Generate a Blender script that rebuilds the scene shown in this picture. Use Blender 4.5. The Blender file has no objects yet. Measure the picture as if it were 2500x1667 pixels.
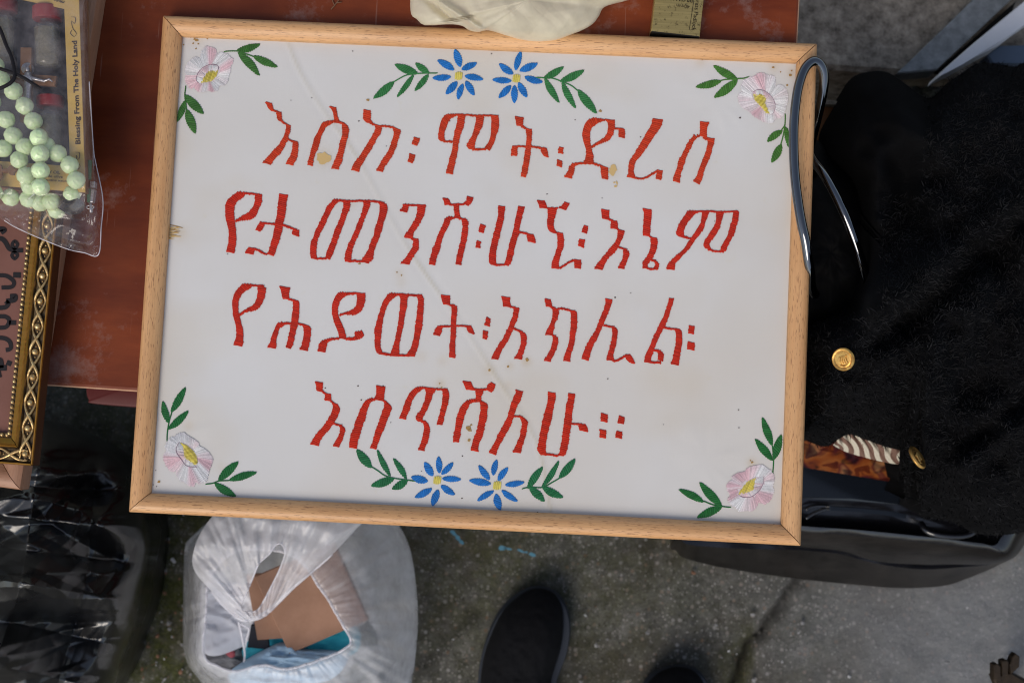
import bpy, math, random
import numpy as np
from mathutils import Matrix, Vector, Euler

random.seed(4); rng = np.random.default_rng(4)
SC = bpy.context.scene
COL = SC.collection

# ------------------------------------------------------------------ camera
FPX = 3011.0
CAM_R = (0.06756935, 0.01489931, 0.04857511)
CAM_P = (0.05541564, -0.13170199, 1.72184383)
RM = np.array(Euler(CAM_R, 'XYZ').to_matrix())
cam = bpy.data.cameras.new('camera'); cam_o = bpy.data.objects.new('camera', cam); COL.objects.link(cam_o)
cam_o.location = CAM_P; cam_o.rotation_euler = CAM_R
cam.sensor_width = 36.0; cam.lens = FPX / 2500 * 36; cam.clip_start = 0.02; cam.clip_end = 200
cam.dof.use_dof = True; cam.dof.focus_distance = 1.10; cam.dof.aperture_fstop = 7.0
SC.camera = cam_o
SC.cycles.filter_width = 1.1
SC.render.resolution_x, SC.render.resolution_y = 1024, 682

# ------------------------------------------------------------------ light
S_DIR = Vector((-0.30, -0.62, 0.72)).normalized()
w = bpy.data.worlds.new('World'); SC.world = w; w.use_nodes = True
nt = w.node_tree; bg = nt.nodes['Background']
sky = nt.nodes.new('ShaderNodeTexSky'); sky.sky_type = 'NISHITA'; sky.sun_disc = False
sky.sun_elevation = math.asin(S_DIR.z); sky.sun_rotation = math.atan2(S_DIR.x, S_DIR.y)
hs = nt.nodes.new('ShaderNodeHueSaturation'); hs.inputs['Saturation'].default_value = .70
nt.links.new(sky.outputs[0], hs.inputs['Color']); nt.links.new(hs.outputs[0], bg.inputs[0]); bg.inputs[1].default_value = 0.11
sun = bpy.data.lights.new('sun', 'SUN'); sun.energy = 1.5; sun.angle = math.radians(34); sun.color = (1.0, 0.90, 0.78)
sun_o = bpy.data.objects.new('sun', sun); COL.objects.link(sun_o)
sun_o.rotation_euler = S_DIR.to_track_quat('Z', 'Y').to_euler(); sun_o.location = (0, 0, 5)
SC.view_settings.view_transform = 'Standard'; SC.view_settings.look = 'None'
SC.view_settings.exposure = 0.47; SC.view_settings.gamma = 1.0; SC.view_settings.use_curve_mapping = False

# ------------------------------------------------------------------ helpers
def U(px, py, z):
    """point of the place at height z that the photograph shows at pixel (px,py)"""
    d = RM @ np.array([(px - 1250) / FPX, -(py - 833.5) / FPX, -1.0])
    t = (z - CAM_P[2]) / d[2]
    return np.array(CAM_P) + d * t
def UA(px, py, z):
    px = np.asarray(px, float); py = np.asarray(py, float); z = np.asarray(z, float) + 0 * px
    d = np.stack([(px - 1250) / FPX, -(py - 833.5) / FPX, -np.ones_like(px)], -1) @ RM.T
    t = (z - CAM_P[2]) / d[..., 2]
    return np.array(CAM_P) + d * t[..., None]

WL = {}
def tag(o, label=None, cat=None, group=None, kind=None):
    if label: o['label'] = label
    if cat: o['category'] = cat
    if group: o['group'] = group
    if kind: o['kind'] = kind
    return o
def thing(name, label, cat, loc, group=None):
    o = bpy.data.objects.new(name, None); COL.objects.link(o); o.location = loc
    o.empty_display_size = 0.02
    WL[o] = np.array(loc, float)
    return tag(o, label, cat, group)
def mk(name, V, F, mats, parent=None, smooth=True, fm=None, cols=None, gc=None, sharp=None):
    V = np.asarray(V, float).reshape(-1, 3)
    base = np.array([(V[:, 0].min() + V[:, 0].max()) / 2, (V[:, 1].min() + V[:, 1].max()) / 2, V[:, 2].min()])
    me = bpy.data.meshes.new(name)
    me.from_pydata((V - base).tolist(), [], [tuple(int(i) for i in f) for f in F])
    if not isinstance(mats, (list, tuple)): mats = [mats]
    for m in mats: me.materials.append(m)
    n = len(me.polygons)
    me.polygons.foreach_set('use_smooth', [bool(smooth)] * n)
    if fm is not None: me.polygons.foreach_set('material_index', [int(i) for i in fm])
    if cols is not None:
        a = me.color_attributes.new('col', 'FLOAT_COLOR', 'POINT')
        c = np.asarray(cols, float)
        if c.shape[1] == 3: c = np.concatenate([c, np.ones((len(c), 1))], 1)
        a.data.foreach_set('color', c.ravel())
    if gc is not None:
        a = me.attributes.new('gc', 'FLOAT_VECTOR', 'POINT')
        a.data.foreach_set('vector', np.asarray(gc, float).ravel())
    me.update()
    if smooth and sharp: me.set_sharp_from_angle(angle=math.radians(sharp))
    o = bpy.data.objects.new(name, me); COL.objects.link(o)
    if parent is not None:
        o.parent = parent; o.location = base - WL[parent]
    else:
        o.location = base
    WL[o] = base
    return o

# value noise in numpy -----------------------------------------------------
def _h(ix, iy, iz, s):
    n = (ix * 374761393 + iy * 668265263 + iz * 2147483647 + s * 974711) & 0xffffffff
    n = ((n ^ (n >> 13)) * 1274126177) & 0xffffffff
    n = ((n ^ (n >> 16)) * 2246822519) & 0xffffffff
    return ((n ^ (n >> 15)) & 0xffffff) / 0xffffff
def vn(x, y, z=0.0, s=0):
    x = np.asarray(x, float); y = np.asarray(y, float) + 0 * x; z = np.asarray(z, float) + 0 * x
    fx, fy, fz = np.floor(x), np.floor(y), np.floor(z)
    ix, iy, iz = fx.astype(np.int64), fy.astype(np.int64), fz.astype(np.int64)
    q = lambda t: t * t * t * (t * (t * 6 - 15) + 10)
    a, b, c = q(x - fx), q(y - fy), q(z - fz)
    r = 0
    for dx in (0, 1):
        for dy in (0, 1):
            for dz in (0, 1):
                r = r + _h(ix + dx, iy + dy, iz + dz, s) * (a if dx else 1 - a) * (b if dy else 1 - b) * (c if dz else 1 - c)
    return r * 2 - 1
def fbm(x, y, z=0.0, s=0, o=4):
    r, amp = 0, 1
    for k in range(o):
        f = 2.03 ** k
        r = r + amp * vn(np.asarray(x) * f, np.asarray(y) * f, np.asarray(z) * f, s + k); amp *= .5
    return r
def ridged(x, y, s=0, o=4):
    r, amp = 0, 1
    for k in range(o):
        f = 1.9 ** k; c, sn = math.cos(k * 1.3 + s), math.sin(k * 1.3 + s)
        xx, yy = (x * c - y * sn) * f, (x * sn + y * c) * f
        r = r + amp * (1 - 2.2 * np.abs(vn(xx, yy, 0, s + 7 * k))); amp *= .5
    return r

def crumple(x, y, lam, seed, n=5):
    q = np.random.default_rng(seed); r_ = 0
    for k in range(n):
        a = q.random() * math.pi; l = lam * q.uniform(.6, 1.5)
        u = (x * math.cos(a) + y * math.sin(a)) / l + .55 * vn(x / lam / 1.6, y / lam / 1.6, k * 3.3, seed) + q.random() * 5
        r_ = r_ + (2 * np.abs(2 * (u - np.floor(u + .5))) - 1) / (1 + .35 * k)
    return r_ / 1.8
def catmull(P, n, closed=False):
    P = np.asarray(P, float); m = len(P)
    if closed: Q = np.concatenate([P[-1:], P, P[:2]]); segs = m
    else: Q = np.concatenate([2 * P[:1] - P[1:2], P, 2 * P[-1:] - P[-2:-1]]); segs = m - 1
    t = np.linspace(0, segs, n, endpoint=not closed)
    i = np.minimum(t.astype(int), segs - 1); u = (t - i)[:, None]
    a, b, c, d = Q[i], Q[i + 1], Q[i + 2], Q[i + 3]
    return .5 * (2 * b + (c - a) * u + (2 * a - 5 * b + 4 * c - d) * u ** 2 + (3 * b - a - 3 * c + d) * u ** 3)

def tube(path, r, seg=10, caps=True):
    P = np.asarray(path, float); n = len(P)
    rr = np.full(n, r) if np.isscalar(r) else np.asarray(r, float)
    T = np.gradient(P, axis=0); T /= np.linalg.norm(T, axis=1)[:, None] + 1e-12
    up = np.array([0, 0, 1.0]) if abs(T[0, 2]) < .9 else np.array([1.0, 0, 0])
    V = []; a = np.cross(up, T[0]); a /= np.linalg.norm(a)
    for k in range(n):
        a = a - T[k] * a.dot(T[k]); a /= np.linalg.norm(a) + 1e-12
        b = np.cross(T[k], a)
        for j in range(seg):
            t = 2 * math.pi * j / seg
            V.append(P[k] + rr[k] * (a * math.cos(t) + b * math.sin(t)))
    F = [(k * seg + j, k * seg + (j + 1) % seg, (k + 1) * seg + (j + 1) % seg, (k + 1) * seg + j) for k in range(n - 1) for j in range(seg)]
    if caps: F += [tuple(range(seg))[::-1], tuple((n - 1) * seg + j for j in range(seg))]
    return V, F
def loft(rings, cap0=True, cap1=True):
    n = len(rings[0]); V = np.concatenate(rings)
    F = [(k * n + j, k * n + (j + 1) % n, (k + 1) * n + (j + 1) % n, (k + 1) * n + j) for k in range(len(rings) - 1) for j in range(n)]
    if cap0: F.append(tuple(range(n))[::-1])
    if cap1: F.append(tuple((len(rings) - 1) * n + j for j in range(n)))
    return V, F
def merge(parts):
    V, F, fm = [], [], []; o = 0
    for p in parts:
        v, f = p[0], p[1]; m = p[2] if len(p) > 2 else 0
        V += [tuple(x) for x in v]; F += [tuple(i + o for i in q) for q in f]; fm += [m] * len(f); o += len(v)
    return V, F, fm
def sphere(c, r, nu=14, nv=9, sc=(1, 1, 1)):
    V = [(c[0], c[1], c[2] + r * sc[2])]
    for i in range(1, nv):
        t = math.pi * i / nv
        for j in range(nu):
            p = 2 * math.pi * j / nu
            V.append((c[0] + r * sc[0] * math.sin(t) * math.cos(p), c[1] + r * sc[1] * math.sin(t) * math.sin(p), c[2] + r * sc[2] * math.cos(t)))
    V.append((c[0], c[1], c[2] - r * sc[2])); F = []
    for j in range(nu): F.append((0, 1 + j, 1 + (j + 1) % nu))
    for i in range(nv - 2):
        a = 1 + i * nu; b = a + nu
        for j in range(nu): F.append((a + j, b + j, b + (j + 1) % nu, a + (j + 1) % nu))
    a = 1 + (nv - 2) * nu; L = len(V) - 1
    for j in range(nu): F.append((a + j, L, a + (j + 1) % nu))
    return V, F
def prism(top, z0, bev=0.0):
    """solid under a convex or simple polygon of world points: straight sides down to z0, small bevel at the top"""
    top = np.asarray(top, float); c = top.mean(0)
    a = (top[:, 0] - np.roll(top[:, 0], 1)) * (top[:, 1] + np.roll(top[:, 1], 1))
    if a.sum() > 0: top = top[::-1]
    bot = top.copy(); bot[:, 2] = z0
    if bev:
        up = top.copy(); d = (c - top)[:, :2]; L = np.linalg.norm(d, axis=1)[:, None]
        up[:, :2] += d / L * bev * 1.3; mid = top.copy(); mid[:, 2] -= bev
        return loft([bot, mid, up])
    return loft([bot, top])
def pxprism(pts, zt, z0, bev=0.0): return prism([U(x, y, zt) for x, y in pts], z0, bev)
def obox(c, ax, ay, sx, sy, z0, z1, bev=0.0):
    c = np.array(c[:2]); ax = np.array(ax[:2]); ay = np.array(ay[:2])
    pts = [np.append(c + ax * sx * i / 2 + ay * sy * j / 2, z1) for i, j in ((-1, -1), (1, -1), (1, 1), (-1, 1))]
    return prism(pts, z0, bev)
def star(outline, c, n):
    """outline (px polygon, star-shaped about c) sampled by angle"""
    P = catmull(outline, 40 * len(outline), True) - np.array(c)
    a = np.arctan2(P[:, 1], P[:, 0]); r = np.hypot(P[:, 0], P[:, 1])
    k = np.argsort(a); a, r = a[k], r[k]
    th = np.linspace(-math.pi, math.pi, n, endpoint=False)
    return th, np.interp(th, a, r, period=2 * math.pi)
def mound(outline, c, zf, nr=50, nth=200, skirt=None, sfun=None):
    """height field over a traced outline at its own real height; zf(px,py,s,th) gives z; skirt=(z, shrink) closes it below"""
    th, R = star(outline, c, nth)
    s = (np.arange(1, nr + 1) / nr); s = s if sfun is None else sfun(s)
    S, T = np.meshgrid(s, th, indexing='ij'); RR = np.tile(R, (nr, 1))
    X = c[0] + S * RR * np.cos(T); Y = c[1] + S * RR * np.sin(T)
    Z = zf(X, Y, S, T)
    rings = [UA(X[i], Y[i], Z[i]) for i in range(nr)]
    c0 = UA([c[0]], [c[1]], zf(np.array([c[0] + .01]), np.array([c[1]]), np.array([0.0]), np.array([0.0])))
    V = np.concatenate([c0] + rings); F = [(0, 1 + (j + 1) % nth, 1 + j) for j in range(nth)]
    for i in range(nr - 1):
        a = 1 + i * nth; b = a + nth
        F += [(a + j, a + (j + 1) % nth, b + (j + 1) % nth, b + j) for j in range(nth)]
    if skirt:
        zb, sh = skirt; a = 1 + (nr - 1) * nth
        E = rings[-1]; cc = E.mean(0); m = E.copy(); m[:, :2] = cc[:2] + (E[:, :2] - cc[:2]) * (1 + sh) / 2; m[:, 2] = (E[:, 2] + zb) / 2
        q = E.copy(); q[:, :2] = cc[:2] + (E[:, :2] - cc[:2]) * sh; q[:, 2] = zb
        V = np.concatenate([V, m, q])
        for o1, o2 in ((a, a + nth), (a + nth, a + 2 * nth)):
            F += [(o1 + j, o1 + (j + 1) % nth, o2 + (j + 1) % nth, o2 + j) for j in range(nth)]
        F.append(tuple(a + 2 * nth + j for j in range(nth)))
    F = [f[::-1] for f in F]
    return V, F
def ribbon(path, wd, z):
    P = np.asarray(path, float); T = np.gradient(P, axis=0); T /= np.linalg.norm(T, axis=1)[:, None] + 1e-9
    N = np.stack([-T[:, 1], T[:, 0]], 1); wd = np.asarray(wd, float) * np.ones(len(P))
    A = P + N * wd[:, None] / 2; B = P - N * wd[:, None] / 2
    V = np.concatenate([UA(A[:, 0], A[:, 1], z), UA(B[:, 0], B[:, 1], z)]); n = len(P)
    return V, [(i, i + 1, n + i + 1, n + i) for i in range(n - 1)]

# ------------------------------------------------------------------ materials
class NM:
    def __init__(s, name):
        s.m = bpy.data.materials.new(name); s.m.use_nodes = True; s.t = s.m.node_tree
        s.b = s.t.nodes['Principled BSDF']; s.out = s.t.nodes['Material Output']
    def n(s, typ, ins=None, **kw):
        d = s.t.nodes.new('ShaderNode' + typ)
        for k, v in kw.items(): setattr(d, k, v)
        for k, v in (ins or {}).items(): s.set(d.inputs[k], v)
        return d
    def set(s, sock, v):
        if hasattr(v, 'is_output'): s.t.links.new(v, sock)
        elif hasattr(v, 'outputs'): s.t.links.new(v.outputs[0], sock)
        else:
            if sock.type == 'RGBA' and len(v) == 3: v = (*v, 1)
            sock.default_value = v
    def p(s, **kw):
        nm = dict(base='Base Color', rough='Roughness', metal='Metallic', ior='IOR', spec='Specular IOR Level', normal='Normal', sheen='Sheen Weight', coat='Coat Weight', coatr='Coat Roughness', trans='Transmission Weight', alpha='Alpha', sss='Subsurface Weight', emis='Emission Strength')
        for k, v in kw.items(): s.set(s.b.inputs[nm[k]], v)
        return s
    def co(s, scale=(1, 1, 1), attr=None, rot=(0, 0, 0)):
        if attr: src = s.n('Attribute', attribute_name=attr).outputs['Vector']
        else: src = s.n('TexCoord').outputs['Object']
        return s.n('Mapping', {'Vector': src, 'Scale': scale, 'Rotation': rot})
    def noise(s, vec, scale, detail=4, rough=.55): return s.n('TexNoise', {'Vector': vec, 'Scale': scale, 'Detail': detail, 'Roughness': rough}).outputs[0]
    def ramp(s, f, stops):
        d = s.n('ValToRGB', {'Fac': f}); e = d.color_ramp.elements
        while len(e) < len(stops): e.new(.5)
        for q, (p, c) in zip(e, stops):
            q.position = p; q.color = (c, c, c, 1) if np.isscalar(c) else (*c, 1)
        return d.outputs[0]
    def mix(s, f, a, b, mode='MIX'):
        d = s.n('Mix', data_type='RGBA', blend_type=mode)
        s.set(d.inputs[0], f); s.set(d.inputs[6], a); s.set(d.inputs[7], b)
        return d.outputs[2]
    def bump(s, h, dist, strength=1.0): return s.n('Bump', {'Height': h, 'Distance': dist, 'Strength': strength}).outputs[0]
def simple(name, base, rough=.6, **kw):
    m = NM(name); kw.setdefault('spec', .22); m.p(base=base, rough=rough, **kw); return m.m

def m_thread(name, rough=.55):
    m = NM(name); a = m.n('Attribute', attribute_name='col').outputs['Color']
    nz = m.noise(m.co((1, 1, 1)), 900, 2)
    m.p(base=m.mix(.5, a, m.mix(1.0, a, m.ramp(nz, [(.3, .6), (.7, 1.0)]), 'MULTIPLY')), rough=rough, spec=.12)
    return m.m
MAT_THREAD = m_thread('embroidery thread')

def m_cloth():
    m = NM('aged cotton cloth'); c = m.co()
    a = m.n('Attribute', attribute_name='col').outputs['Color']
    big = m.ramp(m.noise(c, 6, 3), [(.35, 0.0), (.7, 1.0)])
    base = m.mix(big, (0.655, 0.618, 0.602), (0.630, 0.582, 0.548))
    sl = m.noise(m.co((18, 420, 1)), 1, 2); sl2 = m.noise(m.co((420, 18, 1)), 1, 2)
    base = m.mix(1.0, base, m.ramp(sl, [(.3, .996), (.6, 1.0)]), 'MULTIPLY')
    base = m.mix(1.0, base, m.ramp(sl2, [(.3, .996), (.6, 1.0)]), 'MULTIPLY')
    spots = m.ramp(m.noise(c, 55, 3, .7), [(.66, 0.0), (.78, .35)])
    base = m.mix(spots, base, (0.62, 0.55, 0.44))
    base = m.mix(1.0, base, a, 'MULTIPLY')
    b1 = m.bump(sl, .0002, .15); d = m.n('Bump', {'Height': sl2, 'Distance': .0002, 'Strength': .15, 'Normal': b1})
    m.p(base=base, rough=.85, normal=d, spec=.2, sheen=.1); return m.m
def m_beech(name, c1, c2, fleck=(.24, .11, .045), rough=.42, tint=None):
    m = NM(name); g = m.co((14, 140, 140), 'gc')
    f1 = m.noise(g, 1, 4); base = m.mix(m.ramp(f1, [(.3, 0.0), (.7, 1.0)]), c1, c2)
    f0 = m.noise(m.co((5, 9, 9), 'gc'), 1, 2); base = m.mix(m.ramp(f0, [(.35, 0.0), (.7, .6)]), base, tuple(x * .76 for x in c2))
    fl = m.noise(m.co((135, 1450, 1450), 'gc'), 1, 2, .5)
    base = m.mix(m.ramp(fl, [(.595, 0.0), (.67, .9)]), base, fleck)
    lines = m.noise(m.co((8, 900, 900), 'gc'), 1, 2); base = m.mix(1.0, base, m.ramp(lines, [(.35, .88), (.6, 1.0)]), 'MULTIPLY')
    m.p(base=base, rough=rough, normal=m.bump(fl, .0002, .35), spec=.45); return m.m
def m_table():
    m = NM('red brown laminate'); c = m.co()
    g1 = m.noise(m.co((1.2, 5, 1)), 5, 5, .65)
    base = m.mix(m.ramp(g1, [(.3, 0.0), (.72, 1.0)]), (.110, .018, .005), (.215, .044, .011))
    g2 = m.noise(c, 9, 4); base = m.mix(m.ramp(g2, [(.4, 0.0), (.75, .55)]), base, (.042, .0085, .005))
    sc = m.ramp(m.noise(c, 16, 8, .72), [(.55, 0.0), (.72, .6)])
    base = m.mix(sc, base, (.28, .20, .18))
    scr = m.ramp(m.noise(m.co((260, 10, 1), rot=(0, 0, .7)), 1, 2), [(.70, 0.0), (.74, .25)])
    base = m.mix(scr, base, (.32, .2, .16))
    m.p(base=base, rough=m.ramp(m.noise(c, 30, 5), [(.3, .38), (.7, .6)]), spec=.22, normal=m.bump(m.noise(c, 300, 3), .0002, .25)); return m.m
def m_ground():
    m = NM('mossy concrete'); c = m.co()
    a = m.n('Attribute', attribute_name='col').outputs['Color']
    sp = m.n('SeparateColor', {'Color': a})
    n1 = m.noise(c, 75, 8, .85); n2 = m.noise(c, 5, 5, .6); n3 = m.noise(c, 230, 3, .6)
    n4 = m.noise(c, 16, 6, .7)
    base = m.mix(m.ramp(n1, [(.36, 0.0), (.64, 1.0)]), (.042, .040, .034), (.26, .25, .23))
    base = m.mix(1.0, base, m.ramp(n4, [(.34, .50), (.62, 1.08)]), 'MULTIPLY')
    base = m.mix(m.ramp(n2, [(.35, 0.0), (.7, .6)]), base, (.15, .148, .142))
    vg = m.n('TexVoronoi', {'Vector': c, 'Scale': 310.0}); gc_ = m.n('SeparateColor', {'Color': vg.outputs['Color']})
    gm = m.n('Math', {0: m.ramp(vg.outputs['Distance'], [(.30, 1.0), (.50, 0.0)]), 1: m.ramp(gc_.outputs[0], [(.45, 0.0), (.55, 1.0)])}, operation='MULTIPLY').outputs[0]
    base = m.mix(gm, base, m.ramp(gc_.outputs[1], [(0.0, (.035, .033, .030)), (.4, (.14, .13, .115)), (.75, (.30, .285, .26)), (1.0, (.46, .44, .42))]))
    br = m.n('Mapping', {'Vector': m.n('TexCoord').outputs['Object'], 'Location': (3.1, 1.7, 0)})
    base = m.mix(m.ramp(m.noise(br, 7, 6, .7), [(.46, 0.0), (.64, .75)]), base, (.070, .056, .036))
    vo = m.n('TexVoronoi', {'Vector': c, 'Scale': 120.0, 'Randomness': 1.0}); cells = m.n('SeparateColor', {'Color': vo.outputs['Color']})
    peb = m.n('Math', {0: m.ramp(vo.outputs['Distance'], [(.26, 1.0), (.36, 0.0)]), 1: m.ramp(cells.outputs[0], [(.66, 0.0), (.72, 1.0)])}, operation='MULTIPLY').outputs[0]
    pcol = m.mix(cells.outputs[1], (.34, .33, .32), (.20, .13, .09))
    base = m.mix(peb, base, pcol)
    base = m.mix(m.ramp(n3, [(.68, 0.0), (.78, .6)]), base, (.36, .35, .33))
    moss = m.n('Math', {0: sp.outputs[1], 1: m.ramp(m.noise(c, 34, 6, .72), [(.30, 0.0), (.56, 1.0)])}, operation='MULTIPLY').outputs[0]
    base = m.mix(moss, base, m.mix(m.ramp(n3, [(.3, 0.0), (.7, 1.0)]), (.026, .029, .007), (.085, .093, .026)))
    base = m.mix(sp.outputs[0], base, (.012, .011, .008))
    base = m.mix(m.n('Math', {0: sp.outputs[2], 1: .8}, operation='MULTIPLY').outputs[0], base, (.29, .295, .305))
    m.p(base=base, rough=.92, spec=.25, normal=m.bump(m.mix(.5, n1, n4), .012, 1.0)); return m.m
def m_rough(name, c1, c2, sc=60, bump=.004, rough=.9):
    m = NM(name); c = m.co(); n1 = m.noise(c, sc, 6, .72); n2 = m.noise(c, sc * .15, 3)
    base = m.mix(m.ramp(n1, [(.3, 0.0), (.7, 1.0)]), c1, c2); base = m.mix(1.0, base, m.ramp(n2, [(.3, .72), (.7, 1.0)]), 'MULTIPLY')
    m.p(base=base, rough=rough, normal=m.bump(n1, bump, .8), spec=.18); return m.m
def m_film(name, tint, opac, rough=.15, milky=None, nsc=45, bmp=.002, ior=1.45):
    """thin plastic film: part clear, part milky, glossy on top"""
    m = NM(name); c = m.co()
    t = m.n('BsdfTransparent', {'Color': tint})
    nz = m.noise(c, nsc, 4, .6)
    nb = m.bump(nz, bmp, .6)
    gl = m.n('BsdfGlossy', {'Color': (1, 1, 1), 'Roughness': rough, 'Normal': nb})
    bf = m.n('NewGeometry').outputs['Backfacing']
    io = m.n('MapRange', {'Value': bf, 'To Min': ior, 'To Max': 1 / ior})
    fr = m.n('Fresnel', {'IOR': io.outputs[0], 'Normal': nb})
    body = t
    if milky:
        df = m.n('BsdfDiffuse', {'Color': milky, 'Normal': nb}); tl = m.n('BsdfTranslucent', {'Color': milky, 'Normal': nb})
        mm = m.n('MixShader', {0: .45, 1: df, 2: tl})
        f = m.ramp(nz, [(.25, max(0, opac - .16)), (.75, min(1, opac + .16))])
        body = m.n('MixShader', {0: f, 1: t, 2: mm})
    fm = m.n('Math', {0: fr.outputs[0], 1: 1.0}, operation='MULTIPLY')
    ms = m.n('MixShader', {0: fm, 1: body, 2: gl}); m.t.links.new(ms.outputs[0], m.out.inputs[0]); return m.m
def m_glass(name):
    m = NM(name); t = m.n('BsdfTransparent', {'Color': (.97, .985, .98)}); g = m.n('BsdfGlossy', {'Roughness': .012})
    bf = m.n('NewGeometry').outputs['Backfacing']; io = m.n('MapRange', {'Value': bf, 'To Min': 1.24, 'To Max': 1 / 1.24}); fr = m.n('Fresnel', {'IOR': io.outputs[0]}); ms = m.n('MixShader', {0: fr, 1: t, 2: g}); m.t.links.new(ms.outputs[0], m.out.inputs[0]); return m.m
def m_black_film():
    m = NM('black bin liner'); c = m.co()
    n1 = m.noise(c, 22, 3, .5); n2 = m.noise(m.co((1, 2.6, 1), rot=(0, 0, .3)), 9, 2)
    b1 = m.bump(n1, .002, .25); d = m.n('Bump', {'Height': n2, 'Distance': .002, 'Strength': .3, 'Normal': b1})
    m.p(base=(.005, .005, .0055), rough=m.ramp(m.noise(c, 7, 3), [(.35, .18), (.65, .38)]), normal=d, spec=.62, ior=1.65); return m.m
def m_fur():
    m = NM('black fleece'); c = m.co(); n1 = m.noise(c, 420, 4, .8)
    m.p(base=m.mix(m.ramp(m.noise(c, 9, 3), [(.3, 0.0), (.7, 1.0)]), (.003, .003, .0035), (.0085, .0085, .0095)), rough=.95, spec=.05, normal=m.bump(n1, .004, .9)); return m.m
def m_brushed(name, base, metal=1.0, rough=.35, dark=None):
    m = NM(name); c = m.co(); n1 = m.noise(m.co((20, 700, 20)), 1, 3)
    col = m.mix(m.ramp(n1, [(.3, 0.0), (.7, 1.0)]), tuple(x * .7 for x in base), base)
    if dark: col = m.mix(m.ramp(m.noise(c, 260, 4, .7), [(.56, 0.0), (.72, .85)]), col, dark)
    m.p(base=col, rough=rough, metal=metal); return m.m
def m_print():
    m = NM('colour print'); c = m.co()
    q = m.n('TexNoise', {'Vector': c, 'Scale': 30.0, 'Detail': 2.0, 'Roughness': .4, 'Distortion': .5}).outputs[0]
    k = m.n('TexNoise', {'Vector': m.co((1, 1.6, 1), rot=(0, 0, .6)), 'Scale': 44.0, 'Detail': 1.0, 'Distortion': .8}).outputs[0]
    a = m.ramp(q, [(.28, (.020, .022, .045)), (.40, (.090, .016, .018)), (.47, (.26, .075, .018)), (.54, (.32, .12, .035)), (.60, (.13, .03, .025)), (.70, (.40, .21, .10))])
    b = m.ramp(k, [(.36, (.35, .35, .40)), (.44, (1.0, .9, .8)), (.56, (1.1, .95, .8)), (.62, (.45, .25, .25))])
    m.p(base=m.mix(1.0, m.mix(1.0, a, b, 'MULTIPLY'), (.72, .68, .68), 'MULTIPLY'), rough=.3, spec=.3); return m.m
def m_stripe():
    m = NM('striped lining'); g = m.n('Attribute', attribute_name='gc').outputs['Vector']
    x = m.n('SeparateXYZ', {0: g}).outputs[0]
    f = m.n('Math', {0: m.n('Math', {0: x, 1: 1.0}, operation='MULTIPLY').outputs[0]}, operation='FRACT').outputs[0]
    st = m.ramp(f, [(.47, 0.0), (.53, 1.0)])
    rib = m.noise(m.co((1, 1, 1), 'gc'), 14, 2)
    col = m.mix(st, (.55, .50, .40), (.16, .085, .06)); col = m.mix(1.0, col, m.ramp(rib, [(.3, .75), (.7, 1.0)]), 'MULTIPLY')
    m.p(base=col, rough=.8); return m.m
def m_patina(name, gold, dark, sc=90):
    m = NM(name); c = m.co(); n = m.noise(c, sc, 5, .7)
    f = m.ramp(n, [(.38, 0.0), (.62, 1.0)])
    m.p(base=m.mix(f, gold, dark), rough=m.ramp(n, [(.3, .28), (.7, .55)]), metal=m.ramp(n, [(.45, .9), (.7, .35)])); return m.m

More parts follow.
